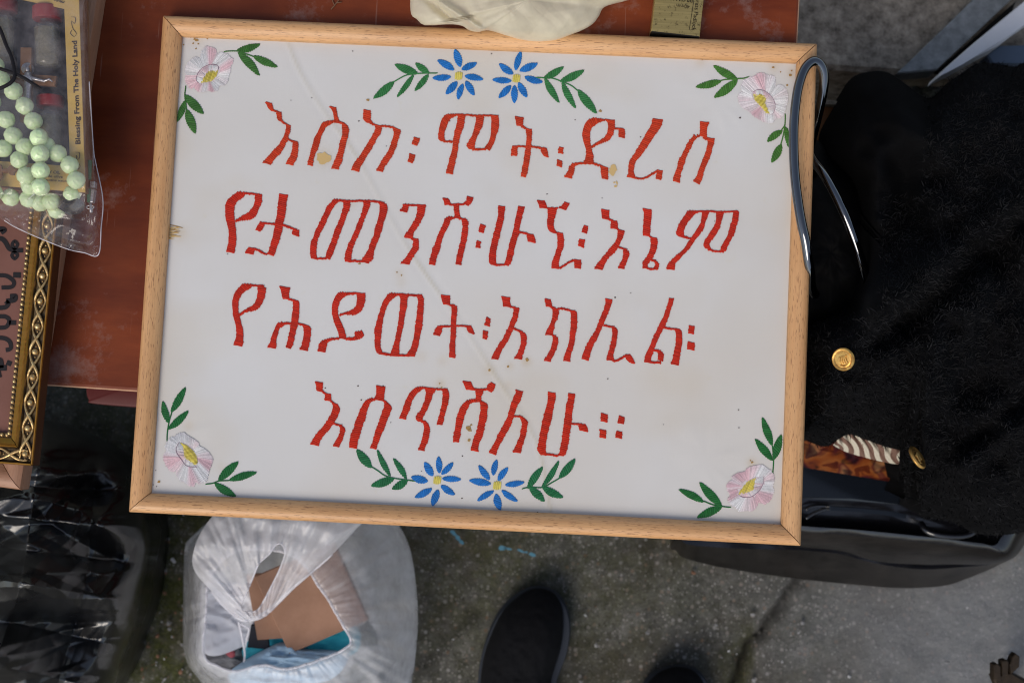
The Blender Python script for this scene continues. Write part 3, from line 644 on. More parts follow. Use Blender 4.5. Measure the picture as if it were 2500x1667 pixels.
REG = {'A': (600, 220, 3.92), 'B': (1200, 240, 3.92), 'C': (520, 450, 3.92), 'D': (1040, 450, 5.88), 'E': (1400, 470, 5.345), 'F': (540, 680, 3.92), 'G': (1140, 700, 3.92), 'H': (740, 910, 5.88), 'I': (1080, 910, 4.704),
       'J': (890, 90, 3.92), 'K': (850, 1080, 4.055), 'L': (380, 30, 5.2275), 'M': (1640, 100, 5.2275), 'N': (300, 920, 4.6125), 'O': (1620, 980, 4.126)}
def rg(reg, x, y): a = REG[reg]; return a[0] + x / a[2], a[1] + y / a[2]
RED1, RED2, RED3 = (.62, .048, .013), (.60, .026, .009), (.62, .026, .006)
LETTERS = [
('A', 'l', """180,118,250,124;198,140,256,150;215,175,262,178;245,204,285,196
275,192,275,206;300,202,300,214
292,205,342,210;296,250,344,255;305,285,344,285;325,296,348,290
338,286,330,298;362,304,354,316;392,322,380,334
378,325,430,338;385,345,430,350;385,380,426,385;372,420,412,430;360,455,405,465;340,490,388,500;315,535,365,545;270,575,335,600;245,605,300,630;205,650,265,675;155,698,240,708
400,466,398,480;430,478,428,492;470,486,462,502
445,490,490,488;448,510,503,515;445,560,500,565;435,600,497,610;425,640,490,650;395,685,462,690;380,710,450,718"""),
('A', 'l', """790,162,868,166;815,180,868,185;835,220,875,225;845,265,885,270;848,305,905,305
850,306,850,295;832,320,826,295;800,335,775,300;770,350,735,318;750,395,712,350;725,435,688,405;712,485,655,460;700,530,645,510;685,570,630,560;662,610,618,605;650,650,605,650;640,725,588,718
848,298,848,314;905,305,900,322
900,322,905,300;920,328,942,315;922,360,975,345;930,400,985,380;920,455,975,440;900,510,960,500;890,560,945,560;875,620,930,620;850,680,920,670;835,720,900,720;815,755,885,755"""),
('A', 'l', """1127,192,1195,195;1125,230,1195,235;1125,280,1195,280;1160,318,1215,312
1195,306,1190,322;1240,330,1232,346
1235,335,1303,340;1240,360,1300,370;1235,400,1290,405;1210,440,1265,445;1175,500,1230,510;1130,570,1190,580;1085,640,1145,650;1040,700,1110,710;1005,768,1080,778
1295,336,1295,352;1380,346,1380,360;1425,356,1420,374
1400,355,1480,380;1415,400,1480,400;1415,430,1470,440;1400,480,1455,490;1385,530,1440,540;1360,590,1415,600;1310,670,1370,670;1270,735,1325,735;1248,775,1315,780"""),
('A', 'm', """1612,456,1668,460;1600,490,1655,495;1588,522,1640,530
1568,612,1624,620;1560,650,1612,655;1548,688,1598,698"""),
('A', 'l', """2010,232,2015,246;1930,238,1975,262;1890,260,1945,295;1865,310,1925,345;1850,370,1905,390;1843,430,1900,440;1845,470,1905,475;1870,494,1915,484
1895,484,1895,500;1980,488,1980,504
2028,238,2100,240;2028,280,2095,285;2015,340,2085,345;2000,400,2060,405;1990,460,2045,460;1980,520,2035,520;1975,570,2030,575;1955,640,2015,645;1940,700,2000,705;1915,800,1980,802
1995,230,1995,246;2060,232,2060,246;2140,235,2140,248;2200,240,2200,254;2300,238,2300,252;2417,242,2417,256
2195,250,2280,252;2205,280,2275,285;2195,330,2265,335;2180,390,2235,400;2160,450,2210,460;2130,500,2195,510;2115,535,2190,540;2135,568,2190,566
2170,562,2170,577;2300,560,2300,576
2345,243,2417,243;2350,290,2424,300;2348,340,2420,370;2345,420,2395,440;2328,490,2375,510;2305,530,2350,550;2285,560,2335,575"""),
('B', 'l', """222,178,308,182;230,210,303,215;240,265,300,268
295,262,285,276;330,287,322,302
325,292,387,295;332,330,386,335;335,380,384,390;330,440,380,445;325,490,375,495;315,550,370,555;305,620,360,625;290,690,345,695;278,752,330,754
200,458,200,473;260,455,260,470;325,456,325,471;400,461,400,476;480,472,478,488;530,480,524,494
200,460,245,465;190,490,248,495;188,520,245,525;185,555,246,546
475,485,530,485;475,515,535,510;490,540,540,540;505,558,548,566"""),
('B', 'm', """645,472,692,472;640,500,685,500;635,530,682,530
628,592,675,600;625,625,675,630;622,650,670,660"""),
('B', 'l', """1065,204,1065,222;1015,196,1030,235;960,195,1000,255;910,225,965,280;885,270,950,305;868,340,942,345;875,400,942,400;890,450,950,450;905,500,960,500;905,540,972,540;900,580,975,580;880,620,975,626
1040,202,1040,218;1085,207,1085,222
1078,208,1180,208;1105,230,1180,240;1115,260,1178,270;1115,300,1170,310;1105,340,1160,350;1080,380,1130,390;1050,405,1080,418;1000,432,1010,450;950,462,962,476
1170,287,1170,302;1210,289,1210,304;1265,291,1260,306
1220,295,1275,298;1215,330,1275,330;1215,375,1275,382
800,622,800,638;880,616,880,632;975,620,975,636;1035,638,1028,656
830,624,830,640;775,630,803,645;745,660,793,670;735,690,790,700;720,725,778,730;693,760,768,765
1030,640,1040,660;1042,662,1112,664;1045,700,1115,700;1050,740,1115,745;1055,772,1118,776"""),
('B', 'l', """1540,200,1640,203;1530,250,1625,255;1510,300,1590,310;1475,350,1550,365;1440,410,1515,420;1405,470,1470,490;1370,530,1430,545;1335,585,1385,595;1315,630,1368,640;1308,690,1360,700;1308,730,1370,735;1290,756,1385,770
1378,757,1372,773;1440,763,1440,778;1490,746,1496,762;1540,713,1549,729;1585,690,1593,705
1580,690,1640,692;1580,720,1635,725;1570,775,1625,780"""),
('B', 'l', """1995,228,2085,226;1995,270,2068,270;1998,310,2062,315;1985,362,2060,377
1992,356,1992,374;1960,352,1972,370
1935,350,1975,374;1925,370,1955,385;1900,400,1940,405;1870,450,1915,450;1850,490,1895,495;1820,550,1865,555;1795,590,1855,600;1780,650,1835,650;1760,710,1815,710;1740,760,1805,765;1735,795,1805,808
2030,366,2024,382;2068,386,2058,402
2062,380,2138,383;2068,420,2130,425;2060,480,2110,490;2040,550,2090,560;2010,620,2065,620;1990,680,2035,690;1965,740,2020,750;1945,780,2003,790;1928,797,1988,822"""),
('C', 'l', """300,78,305,98;235,80,295,115;180,115,245,150;135,155,215,185;118,200,205,215;117,260,200,265;120,330,205,330;135,380,212,385;148,440,218,445;150,500,222,505;148,560,218,565;135,610,210,615;125,648,203,655
290,78,290,95;380,86,380,101;440,92,440,106
400,96,468,94;400,130,468,130;400,170,465,170;385,215,440,220;355,255,425,270;330,280,400,310;290,300,350,332;250,322,265,345;212,346,220,362"""),
('C', 'l', """632,96,720,100;625,160,705,165;618,230,698,235;610,300,685,310;595,370,670,375;585,440,658,445;570,510,640,515;555,570,620,575;535,630,600,640;520,672,582,682
470,364,470,380;590,374,590,390;670,385,670,402;740,406,734,423;802,432,795,448
455,360,500,372;435,390,490,395;420,415,475,425;402,438,452,448
765,440,825,435;755,465,825,465;765,485,825,500
520,664,514,681;480,649,474,665;430,621,424,637;380,605,374,621
345,608,410,612;320,635,395,640;305,662,385,668"""),
('C', 'l', """1220,150,1215,166;1150,152,1190,175;1125,185,1165,205;1090,220,1140,245;1060,290,1105,310;1020,370,1075,380;985,440,1035,450;960,510,1005,520;935,570,995,580;930,640,990,650;935,690,995,690;940,712,1005,718
995,705,995,721;1090,703,1090,718
1245,165,1312,165;1248,200,1312,200;1245,240,1305,240;1225,300,1275,310;1200,370,1250,380;1165,440,1225,450;1145,510,1200,510;1120,580,1175,590;1090,650,1150,660;1075,710,1120,718
1210,147,1210,163;1290,154,1290,170;1440,152,1440,167;1560,160,1560,176;1640,172,1640,190
1438,162,1508,168;1440,210,1495,215;1425,270,1475,275;1400,340,1445,345;1375,400,1425,410;1345,480,1390,490;1300,570,1350,580;1275,640,1330,650;1262,700,1325,700;1262,742,1315,745
1310,724,1310,741;1440,731,1440,749
1592,182,1660,186;1595,230,1670,225;1590,280,1660,290;1575,350,1635,360;1550,430,1615,440;1535,500,1590,510;1505,570,1565,575;1490,620,1545,625;1460,670,1535,690;1435,715,1525,710;1430,748,1490,755"""),
('C', 'l', """1815,195,1870,195;1815,225,1870,225;1785,260,1855,265
1830,190,1830,205;1880,192,1880,207;1955,195,1955,210
1945,200,2035,192;1955,220,2033,225;1955,270,2025,275;1940,320,2000,330;1905,390,1965,395;1865,450,1920,460;1830,495,1915,500;1835,515,1920,518
1900,514,1896,530;1940,524,1930,538
1915,522,1965,520;1915,560,1970,560;1905,610,1965,615;1870,670,1925,680;1820,735,1885,735;1790,762,1885,764"""),
('D', 'l', """235,205,310,198;250,235,340,230;262,270,345,260;265,305,370,285
585,178,680,185;580,215,670,220;575,250,655,260;530,285,605,302
340,278,340,302;400,281,400,304;480,277,480,300;560,280,552,302
390,290,470,290;400,340,475,345;405,400,480,400;410,450,490,455;405,488,505,495
415,475,405,496;370,500,330,472;345,535,270,505;325,580,245,570;295,640,225,620;260,700,190,690;235,770,160,760;215,850,135,850;195,930,95,935;165,1020,75,1010;145,1090,55,1080;130,1155,40,1155
470,478,472,502;520,520,560,490;525,560,598,530;525,620,600,600;515,690,600,700;505,760,590,770;490,850,570,850;470,930,550,930;450,1010,530,1010;435,1090,515,1080;425,1155,505,1155"""),
('D', 'm', """790,578,855,588;765,630,845,635;760,690,832,695
725,812,790,822;720,865,780,865;710,915,780,912"""),
('D', 'l', """1035,315,1138,315;1035,380,1130,385;1035,450,1120,460;1015,530,1105,540;1000,620,1085,620;975,700,1065,705;955,780,1045,790;935,860,1025,865;920,940,1010,945;905,1040,1005,1045;905,1120,1010,1130;935,1160,1030,1165
1005,1142,1005,1166;1070,1150,1070,1170;1135,1150,1135,1170
1318,320,1418,320;1310,380,1405,385;1290,470,1375,475;1275,560,1355,565;1260,640,1335,645;1240,700,1340,700;1225,770,1305,775;1200,850,1285,855;1180,940,1265,945;1160,1020,1250,1020;1140,1100,1225,1110;1125,1165,1180,1165
1335,678,1328,702;1400,685,1395,708;1462,700,1445,724
1440,715,1540,715;1450,760,1560,760;1460,825,1578,838"""),
('D', 'l', """1592,238,1700,232;1615,285,1725,280;1622,310,1730,305;1630,345,1745,340
1990,262,2065,272;1965,300,2045,305;1940,325,2030,335;1885,348,2015,358
1740,334,1740,353;1890,340,1890,360
1745,345,1885,350;1750,400,1865,400;1748,460,1850,460;1740,530,1835,530;1742,600,1835,605;1750,640,1850,650;1780,680,1875,680;1830,702,1890,692
1870,681,1862,700;1905,692,1895,710
1880,695,1965,698;1885,750,1975,750;1888,820,1980,820;1885,900,1970,890;1865,970,1945,970;1840,1050,1920,1050;1815,1110,1905,1110;1805,1160,1905,1165;1800,1212,1915,1207
1905,1196,1925,1216;1990,1147,2002,1168;2060,1103,2072,1124;2125,1078,2135,1100
2130,1085,2228,1082;2130,1140,2228,1140;2130,1205,2222,1205"""),
('D', 'm', """2265,595,2328,600;2245,650,2318,655;2230,690,2302,705
2200,795,2285,790;2190,840,2275,845;2180,885,2265,910"""),
('E', 'l', """358,225,470,230;365,270,465,280;370,330,468,330;380,347,485,355
470,344,466,362;512,359,506,376
488,368,570,370;488,410,578,415;482,475,580,475
575,470,569,490;612,488,602,504
580,490,665,495;580,520,658,525;575,570,645,580;560,620,620,635;530,670,595,700;490,720,570,735;445,780,520,790;400,830,460,845;360,880,430,890;310,940,395,960;270,1000,380,1000
590,704,584,722;650,724,640,743;705,742,690,762
645,760,720,760;650,800,728,800;645,850,715,850;625,910,690,910;595,960,670,955;580,993,663,993"""),
('E', 'l', """902,215,1018,220;920,270,1020,275;918,350,1015,355;910,430,1005,440;905,520,998,525;905,565,1000,570
990,563,986,582;1025,578,1015,596
1005,585,1085,590;1010,640,1098,625;1010,700,1090,700;1000,760,1075,760;975,820,1045,820;945,860,1025,865;910,910,985,905;902,960,965,955;900,995,985,987
1022,874,1016,896;1050,876,1040,897;1078,890,1056,905;1108,920,1066,925;1112,950,1066,950;1108,980,1060,968;1098,1002,1040,982
1095,1004,1090,984;1020,1010,1020,988;955,1000,960,978"""),
('E', 'l', """1625,244,1630,265;1560,246,1590,275;1490,248,1570,292;1455,300,1540,325;1410,360,1495,385;1375,420,1460,440;1355,480,1440,500;1340,545,1445,560;1380,580,1465,586
1440,570,1440,592;1530,594,1524,614
1590,246,1590,264;1680,238,1680,256;1800,238,1800,257;1900,246,1900,264;2000,244,2000,263;2145,238,2145,256
1680,245,1770,250;1670,320,1740,330;1660,400,1715,410;1620,470,1695,475;1575,540,1640,550;1535,600,1590,610;1490,670,1545,680;1450,730,1500,740;1400,780,1450,790;1330,840,1395,850;1270,900,1335,910;1230,950,1325,960;1212,1008,1320,1003
1860,260,1960,262;1865,310,1945,310;1860,380,1925,385;1840,440,1910,450;1790,520,1865,530;1745,590,1820,595;1705,650,1775,655;1695,690,1775,695;1720,735,1800,740
1760,734,1753,754;1860,761,1860,780;1925,760,1930,778
2080,245,2158,245;2085,300,2155,300;2070,370,2145,370;2045,440,2120,450;2030,500,2110,510;2010,570,2075,580;1975,640,2035,650;1935,700,2005,710;1915,750,1985,750;1915,778,1945,782"""),
('F', 'l', """288,58,292,76;205,58,270,95;160,100,215,130;130,140,185,170;112,190,168,210;105,250,162,260;110,310,165,320;115,360,178,370;135,430,195,440;142,480,208,490;145,530,212,535;135,590,210,595;115,638,203,645
275,58,275,74;350,62,350,78;410,66,410,82
345,75,425,85;350,110,428,105;345,160,418,165;335,210,395,215;310,255,370,265;290,275,335,295;225,300,235,322;168,343,178,357"""),
('F', 'l', """553,75,662,85;570,110,655,115;580,160,648,160;590,198,655,195
648,190,642,207;712,204,706,220
682,208,735,208;685,220,748,232;688,270,748,275;680,340,745,345;670,410,735,415;660,470,722,475;648,540,705,545;630,610,690,615;618,662,668,668
668,423,668,438;600,421,606,438;548,430,600,446;520,465,560,470;500,510,545,515;478,570,530,570;460,630,525,630;437,662,518,664
732,422,732,437;780,432,770,450
765,438,800,436;785,470,852,462;792,520,858,520;785,590,850,590;765,650,835,650;748,682,828,688"""),
('F', 'l', """1290,134,1290,151;1200,137,1215,160;1125,140,1180,175;1090,180,1145,205;1065,240,1125,250;1060,310,1115,310;1068,370,1128,370;1085,430,1150,420;1110,490,1175,480;1125,530,1190,530;1128,575,1200,577
1290,140,1380,138;1300,180,1380,185;1300,230,1370,240;1280,280,1345,300;1235,315,1290,340;1190,325,1195,344;1130,343,1135,355
1130,567,1130,583;1050,572,1055,592;980,592,1020,610;935,630,1010,640;930,670,1005,670;920,698,998,702
1195,570,1195,587;1235,564,1240,592;1260,562,1262,592;1280,545,1310,582;1275,520,1345,565;1310,508,1366,548;1350,503,1366,535"""),
('F', 'l', """1690,144,1690,160;1610,148,1660,180;1570,190,1620,210;1540,250,1590,260;1510,340,1560,345;1490,410,1545,415;1470,490,1535,490;1470,570,1525,570;1470,650,1525,650;1490,715,1545,708
1515,702,1505,724;1620,721,1620,740;1700,727,1700,744;1845,722,1845,742
1700,158,1790,160;1715,200,1780,200;1712,270,1775,270;1705,350,1760,350;1695,430,1745,435;1680,510,1730,515;1665,580,1712,585;1650,640,1700,640;1625,700,1705,700;1620,732,1705,737
1680,142,1680,159;1800,151,1800,167;1920,157,1920,173
1870,165,1930,165;1885,210,1940,210;1880,280,1935,280;1870,360,1930,360;1860,440,1925,440;1850,510,1910,520;1840,580,1895,590;1820,660,1880,660;1790,710,1860,715;1775,737,1845,740"""),
('F', 'l', """2103,162,2192,162;2110,200,2190,205;2125,250,2190,250
2188,244,2184,261;2235,256,2230,272
2203,260,2258,262;2205,320,2256,325;2200,390,2250,395;2198,460,2248,465;2195,540,2245,540;2190,610,2240,610;2185,680,2240,680;2182,754,2240,756
2085,455,2085,471;2200,449,2200,465;2300,446,2300,461;2392,454,2388,470
2070,458,2120,458;2045,500,2108,500;2028,540,2095,545
2345,452,2390,455;2352,490,2410,485;2370,520,2425,530"""),
('G', 'm', """185,290,228,308;178,335,222,340;165,372,215,376
155,422,203,424;152,460,198,460;148,498,190,502"""),
('G', 'l', """330,97,415,100;340,140,412,145;345,192,425,192
415,185,415,200;460,195,456,210
442,200,500,200;445,240,495,240;435,290,485,300;415,340,465,345;400,390,445,400;375,430,425,440;350,490,400,500;310,550,365,555;275,610,325,615;245,660,310,660;232,692,300,692
450,391,446,407;490,408,482,424;535,428,520,447
505,440,550,436;515,480,570,470;518,530,568,530;505,580,555,585;485,640,535,640;447,690,525,690"""),
('G', 'l', """740,117,803,120;750,155,808,155;755,192,818,192
808,184,802,202;845,204,840,221
820,205,875,208;822,250,878,250;815,300,865,305;800,350,840,355;780,395,835,400;760,430,820,430;745,463,825,460
818,455,814,470;850,470,845,486
820,468,872,482;820,510,872,515;815,560,865,560;795,610,845,615;770,660,820,660;733,710,795,712
865,201,865,216;930,205,930,220;990,220,985,236;1035,228,1030,244
985,230,1048,235;995,270,1055,265;995,330,1055,330;990,400,1050,400;985,470,1035,470;975,530,1025,535;960,590,1010,595;940,650,995,655;918,710,985,712"""),
('G', 'l', """1325,117,1393,120;1325,160,1380,165;1310,220,1360,225;1285,280,1335,285;1265,330,1315,335;1245,390,1290,395;1220,440,1265,445;1180,500,1235,510;1145,560,1205,565;1120,620,1185,625;1095,690,1165,705
1308,364,1306,380;1360,370,1355,386;1410,380,1400,396
1385,385,1425,388;1390,420,1443,420;1390,480,1438,480;1375,550,1425,550;1360,610,1408,610;1345,660,1400,665;1335,705,1410,702
1392,693,1396,712;1430,700,1430,718;1470,678,1479,695;1525,645,1533,662
1520,650,1560,642;1520,685,1580,670;1545,715,1590,690;1580,735,1608,732"""),
('G', 'l', """1930,115,1982,108;1925,155,1970,155;1905,220,1945,225;1880,290,1925,295;1850,350,1900,355;1825,400,1875,405;1795,460,1840,465;1770,520,1815,525;1745,580,1795,585;1720,630,1780,630;1700,690,1760,690;1695,722,1770,728
1780,599,1780,618;1830,602,1825,624;1868,625,1832,642;1882,650,1832,655;1882,680,1828,680;1876,712,1822,700
1862,734,1850,712;1800,734,1800,716;1750,726,1750,708
1885,384,1885,399;1950,394,1945,410;2010,397,2004,414
1985,408,2030,400;1995,435,2052,425;2000,480,2058,480;1998,540,2058,540;1985,610,2045,610;1970,680,2035,680;1950,742,2025,748"""),
('G', 'm', """2125,375,2178,375;2120,415,2172,415;2115,448,2172,450
2110,527,2178,535;2110,565,2178,570;2103,598,2172,606"""),
('H', 'l', """165,130,285,135;188,180,282,180;190,240,280,240;210,265,290,262
275,252,268,272;325,290,315,308
320,298,400,300;315,340,402,345;308,400,408,400
400,396,396,416;440,425,428,443
410,430,495,445;425,470,530,515;425,520,520,560;400,590,500,600;370,650,470,665;340,700,435,720;290,770,390,780;230,840,330,855;180,900,280,915;140,960,240,985;98,1030,220,1038
438,713,432,734;500,733,494,755;560,750,545,770
515,765,570,762;530,795,603,800;530,850,598,855;505,920,575,930;470,990,545,990;427,1055,520,1058"""),
('H', 'l', """1048,185,1182,195;1050,250,1175,255;1048,310,1165,315;1030,375,1160,380;1010,390,1160,396
1035,390,1030,366;1000,400,960,375;960,440,900,405;940,490,860,450;915,560,815,540;895,640,780,640;865,720,750,720;835,800,725,810;810,890,685,900;790,960,672,970;775,1040,665,1040;768,1080,662,1075
1150,388,1142,408;1165,396,1170,412
1158,402,1175,395;1165,440,1220,430;1165,490,1270,490;1140,550,1255,550;1120,620,1225,620;1090,700,1190,710;1060,780,1165,790;1035,860,1130,860;1010,940,1095,950;985,1030,1065,1040;955,1080,1050,1090"""),
('H', 'l', """1720,205,1720,230;1630,210,1680,260;1550,265,1620,310;1500,340,1580,370;1465,420,1550,440;1440,500,1530,510;1405,590,1495,595;1375,658,1475,662
1700,205,1700,225;1800,214,1800,235;1920,224,1920,244;2070,232,2070,254
1740,222,1910,234;1760,270,1885,270;1760,320,1850,325;1745,400,1830,400;1720,470,1800,480;1690,540,1765,540;1640,600,1735,600;1618,660,1710,660;1650,702,1730,692
1700,688,1696,708;1750,690,1738,710
1710,695,1755,685;1730,740,1800,740;1735,800,1815,800;1725,870,1812,870;1710,950,1795,955;1685,1030,1765,1035;1650,1110,1735,1112
1990,240,2075,240;2005,300,2095,295;2000,370,2092,370;1990,450,2075,455;1975,520,2050,530;1955,600,2030,605;1935,670,2015,675;1915,748,2000,738"""),
('I', 'l', """232,100,325,98;250,140,345,145;265,180,365,175;272,196,385,192
560,112,610,130;520,140,605,160;510,175,590,195;490,195,555,212
360,180,360,200;500,184,500,206
375,190,475,198;380,230,460,230;385,270,445,270;375,312,440,318
400,328,390,304;345,338,315,312;315,360,262,335;290,400,220,385;260,470,180,470;235,560,155,560;215,640,145,640;205,710,130,710;187,790,120,797
400,328,408,306;430,340,455,322;440,385,518,362;440,430,515,420;425,500,510,510;415,570,490,580;400,640,480,650;380,710,460,710;355,770,435,775;340,840,415,840;322,893,412,900"""),
('I', 'l', """842,197,932,212;840,235,915,245;815,300,895,310;785,370,855,380;765,440,835,450;745,510,810,520;710,580,785,590;675,650,750,660;640,710,715,720;605,790,670,800;570,860,640,860;532,918,615,940
820,487,818,506;880,490,874,510;925,502,910,523
890,520,935,512;905,550,978,555;915,600,975,600;900,670,965,670;885,740,945,745;860,800,930,805;835,860,910,865;805,915,895,912"""),
('I', 'l', """1212,222,1300,228;1210,290,1300,290;1200,370,1280,380;1175,450,1265,450;1155,530,1250,540;1135,620,1225,625;1120,710,1205,710;1105,800,1190,800;1090,870,1185,870;1105,910,1190,910;1130,945,1195,938
1180,924,1180,944;1260,931,1255,950;1332,944,1325,962
1450,238,1523,238;1440,310,1515,310;1420,390,1500,395;1410,470,1490,480;1400,550,1485,555;1390,620,1475,630;1380,700,1460,700;1370,780,1450,780;1355,860,1435,860;1345,910,1418,920;1325,958,1390,942
1482,574,1480,592;1560,578,1555,597;1600,583,1590,602
1565,590,1640,585;1568,630,1665,625;1575,662,1675,675"""),
('I', 'm', """1818,462,1902,478;1820,510,1898,515;1815,555,1898,565
2028,492,2093,508;2018,540,2090,540;2012,580,2080,582
1805,652,1880,655;1808,700,1880,700;1805,745,1880,745
1998,668,2068,675;1990,710,2065,715;1985,745,2062,752"""),
]
for reg, kind, txt in LETTERS:
    S = Stitch(); col = RED1 if reg in 'AB' else (RED2 if reg in 'CDEFG' else RED3)
    for stroke in txt.strip().split('\n'):
        rungs = []
        for r in stroke.split(';'):
            v4 = [float(q) for q in r.split(',')]
            rungs.append((*rg(reg, v4[0], v4[1]), *rg(reg, v4[2], v4[3])))
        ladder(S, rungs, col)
    S.build('letter' if kind == 'l' else 'word_divider')

GRN = {'J': (.045, .205, .062), 'K': (.022, .165, .060), 'L': (.055, .165, .035), 'M': (.070, .20, .035), 'N': (.020, .150, .040), 'O': (.022, .150, .035)}
BLU = (.022, .185, .56); YEL = (.80, .66, .14)
def leaf(S, reg, x0, y0, x1, y1, wd, col, pitch=4.6, slant=.55, peak=.5, bend=.0):
    a = np.array(rg(reg, x0, y0)); b = np.array(rg(reg, x1, y1)); wd = wd / REG[reg][2] * .94
    d = b - a; Ln = np.hypot(*d); e = d / Ln; n = np.array([-e[1], e[0]]); k = 16
    L, R = [], []
    bend = bend or random.uniform(-.035, .035)
    for i in range(k + 1):
        t = i / k; h = wd / 2 * (math.sin(math.pi * t ** (.93 if peak >= .5 else .8)) ** .78) + .5; m_ = a + d * t + n * Ln * bend * math.sin(math.pi * t)
        L.append(m_ + n * h); R.append(m_ - n * h)
    S.base(L, R, col); L, R = np.array(L), np.array(R)
    nst = max(6, int(Ln / pitch * 1.05)); off = slant * wd / Ln
    for i in range(nst):
        t = -.12 + 1.24 * (i + .5) / nst; t1, t2 = min(1, max(0, t - off / 2)), min(1, max(0, t + off / 2))
        f = lambda A, t_: np.array([np.interp(t_ * k, range(k + 1), A[:, 0]), np.interp(t_ * k, range(k + 1), A[:, 1])])
        p, q = f(L, t1), f(R, t2); dd = q - p; D = np.hypot(*dd) + 1e-6
        if D < 1.0: continue
        j = random.uniform(-.3, .8); S.thread(p - dd / D * j, q + dd / D * j, Ln / nst * 1.2, .00075, jit(col, .16))
def stem(S, reg, pts, col, wd=2.8):
    P = catmull([rg(reg, *p) for p in pts], 12 * len(pts)); 
    seg = np.hypot(*np.diff(P, axis=0).T); cum = np.concatenate([[0], np.cumsum(seg)])
    t = 0
    while t < cum[-1] - 1:
        f = lambda q: np.array([np.interp(q, cum, P[:, 0]), np.interp(q, cum, P[:, 1])])
        a, b = f(t), f(min(cum[-1], t + 8)); e = (b - a) / (np.hypot(*(b - a)) + 1e-6); n = np.array([-e[1], e[0]])
        S.thread(a + n * .7, b - n * .7, wd, .0005, jit(col, .12)); t += 5
def sprig(reg, stems, leaves):
    S = Stitch(); col = GRN[reg]
    for s_ in stems: stem(S, reg, s_, col)
    for l in leaves: leaf(S, reg, *l, col)
    S.build('leaf_sprig')
def blue(reg, petals, c, cw):
    S = Stitch()
    for p in petals: leaf(S, reg, *p, BLU, pitch=4.2, slant=.8)
    x, y = c
    for k in range(4):
        xx = x + (k - 1.5) * cw * .27; hh = cw * (.60 if k in (1, 2) else .50)
        S.thread(rg(reg, xx + 4, y - hh), rg(reg, xx - 4, y + hh), cw * .26 / REG[reg][2] * 1.1, .0008, jit(YEL, .08))
    S.build('blue_flower')
blue('J', [(920, 285, 862, 125, 70), (935, 318, 1068, 250, 60), (962, 382, 1130, 405, 58), (965, 430, 1050, 555, 62), (935, 455, 900, 597, 55), (880, 432, 785, 550, 65), (820, 382, 655, 400, 58), (855, 315, 700, 230, 65)], (900, 376), 66)
blue('J', [(1450, 318, 1492, 143, 58), (1490, 330, 1650, 255, 68), (1535, 390, 1700, 432, 62), (1470, 445, 1555, 575, 62), (1430, 470, 1438, 632, 62), (1395, 468, 1290, 585, 60), (1400, 420, 1230, 415, 56), (1420, 352, 1290, 265, 64)], (1453, 400), 66)
blue('K', [(840, 325, 755, 200, 70), (907, 298, 890, 143, 60), (930, 315, 1032, 200, 55), (935, 360, 1110, 362, 54), (920, 430, 1052, 510, 60), (885, 470, 840, 622, 70), (822, 455, 665, 545, 64), (785, 378, 628, 345, 72)], (882, 372), 68)
blue('K', [(1400, 362, 1292, 232, 60), (1440, 320, 1465, 173, 58), (1490, 375, 1575, 248, 58), (1560, 422, 1738, 390, 54), (1522, 478, 1672, 575, 56), (1458, 513, 1508, 660, 72), (1435, 478, 1285, 575, 54), (1408, 405, 1203, 378, 66)], (1475, 425), 72)
sprig('J', [[(700, 350), (610, 350), (500, 355), (400, 370), (330, 405), (270, 440)]], [(505, 350, 293, 272, 78), (615, 345, 490, 260, 62), (275, 432, 93, 590, 75), (462, 372, 318, 573, 50), (605, 365, 487, 517, 55)])
sprig('J', [[(1640, 390), (1720, 395), (1800, 400), (1890, 432), (1980, 470), (2040, 520)]], [(1722, 400, 1898, 290, 66), (1880, 430, 2095, 322, 72), (1725, 405, 1860, 625, 64), (1890, 440, 2018, 678, 62), (2040, 515, 2220, 730, 82)])
sprig('K', [[(665, 382), (585, 370), (470, 355), (370, 330), (290, 275), (225, 235)]], [(230, 242, 85, 75, 88), (415, 325, 290, 82, 54), (575, 352, 450, 165, 58), (450, 352, 235, 430, 82), (580, 372, 442, 462, 74)])
sprig('K', [[(1718, 458), (1800, 440), (1920, 445), (2010, 400), (2105, 345)]], [(1785, 450, 1918, 245, 74), (1925, 438, 2080, 187, 56), (2095, 352, 2240, 165, 78), (1795, 450, 1942, 575, 76), (1925, 445, 2122, 538, 76)])
sprig('L', [[(870, 505), (960, 498), (1050, 500)], [(1060, 512), (1180, 545), (1262, 575)]], [(1040, 500, 1325, 410, 92), (1055, 525, 1320, 800, 105), (1250, 570, 1545, 695, 92)])
sprig('L', [[(385, 940), (370, 1060), (380, 1140), (395, 1260)]], [(375, 1065, 605, 1288, 112), (375, 1130, 280, 1393, 78), (390, 1250, 508, 1540, 110)])
sprig('M', [[(990, 458), (920, 480), (838, 482)], [(830, 490), (690, 495), (620, 510)]], [(835, 490, 538, 325, 98), (625, 508, 318, 592, 92), (830, 500, 550, 725, 112)])
sprig('M', [[(1450, 930), (1445, 1070), (1420, 1220), (1390, 1330)], [(1445, 1080), (1400, 1140)]], [(1402, 1145, 1230, 1285, 88), (1390, 1325, 1285, 1548, 98), (1450, 1110, 1500, 1350, 76)])
sprig('N', [[(495, 725), (500, 620), (520, 500), (550, 400)]], [(515, 510, 447, 283, 76), (550, 395, 697, 123, 84), (520, 585, 728, 385, 80)])
sprig('N', [[(930, 1205), (1020, 1195), (1080, 1170), (1205, 1165)]], [(1085, 1165, 1292, 955, 98), (1205, 1165, 1500, 1072, 80), (1040, 1205, 1268, 1333, 88)])
sprig('O', [[(1100, 725), (1108, 580), (1095, 440)]], [(1095, 435, 993, 168, 76), (1095, 585, 925, 385, 78), (1115, 580, 1180, 338, 80)])
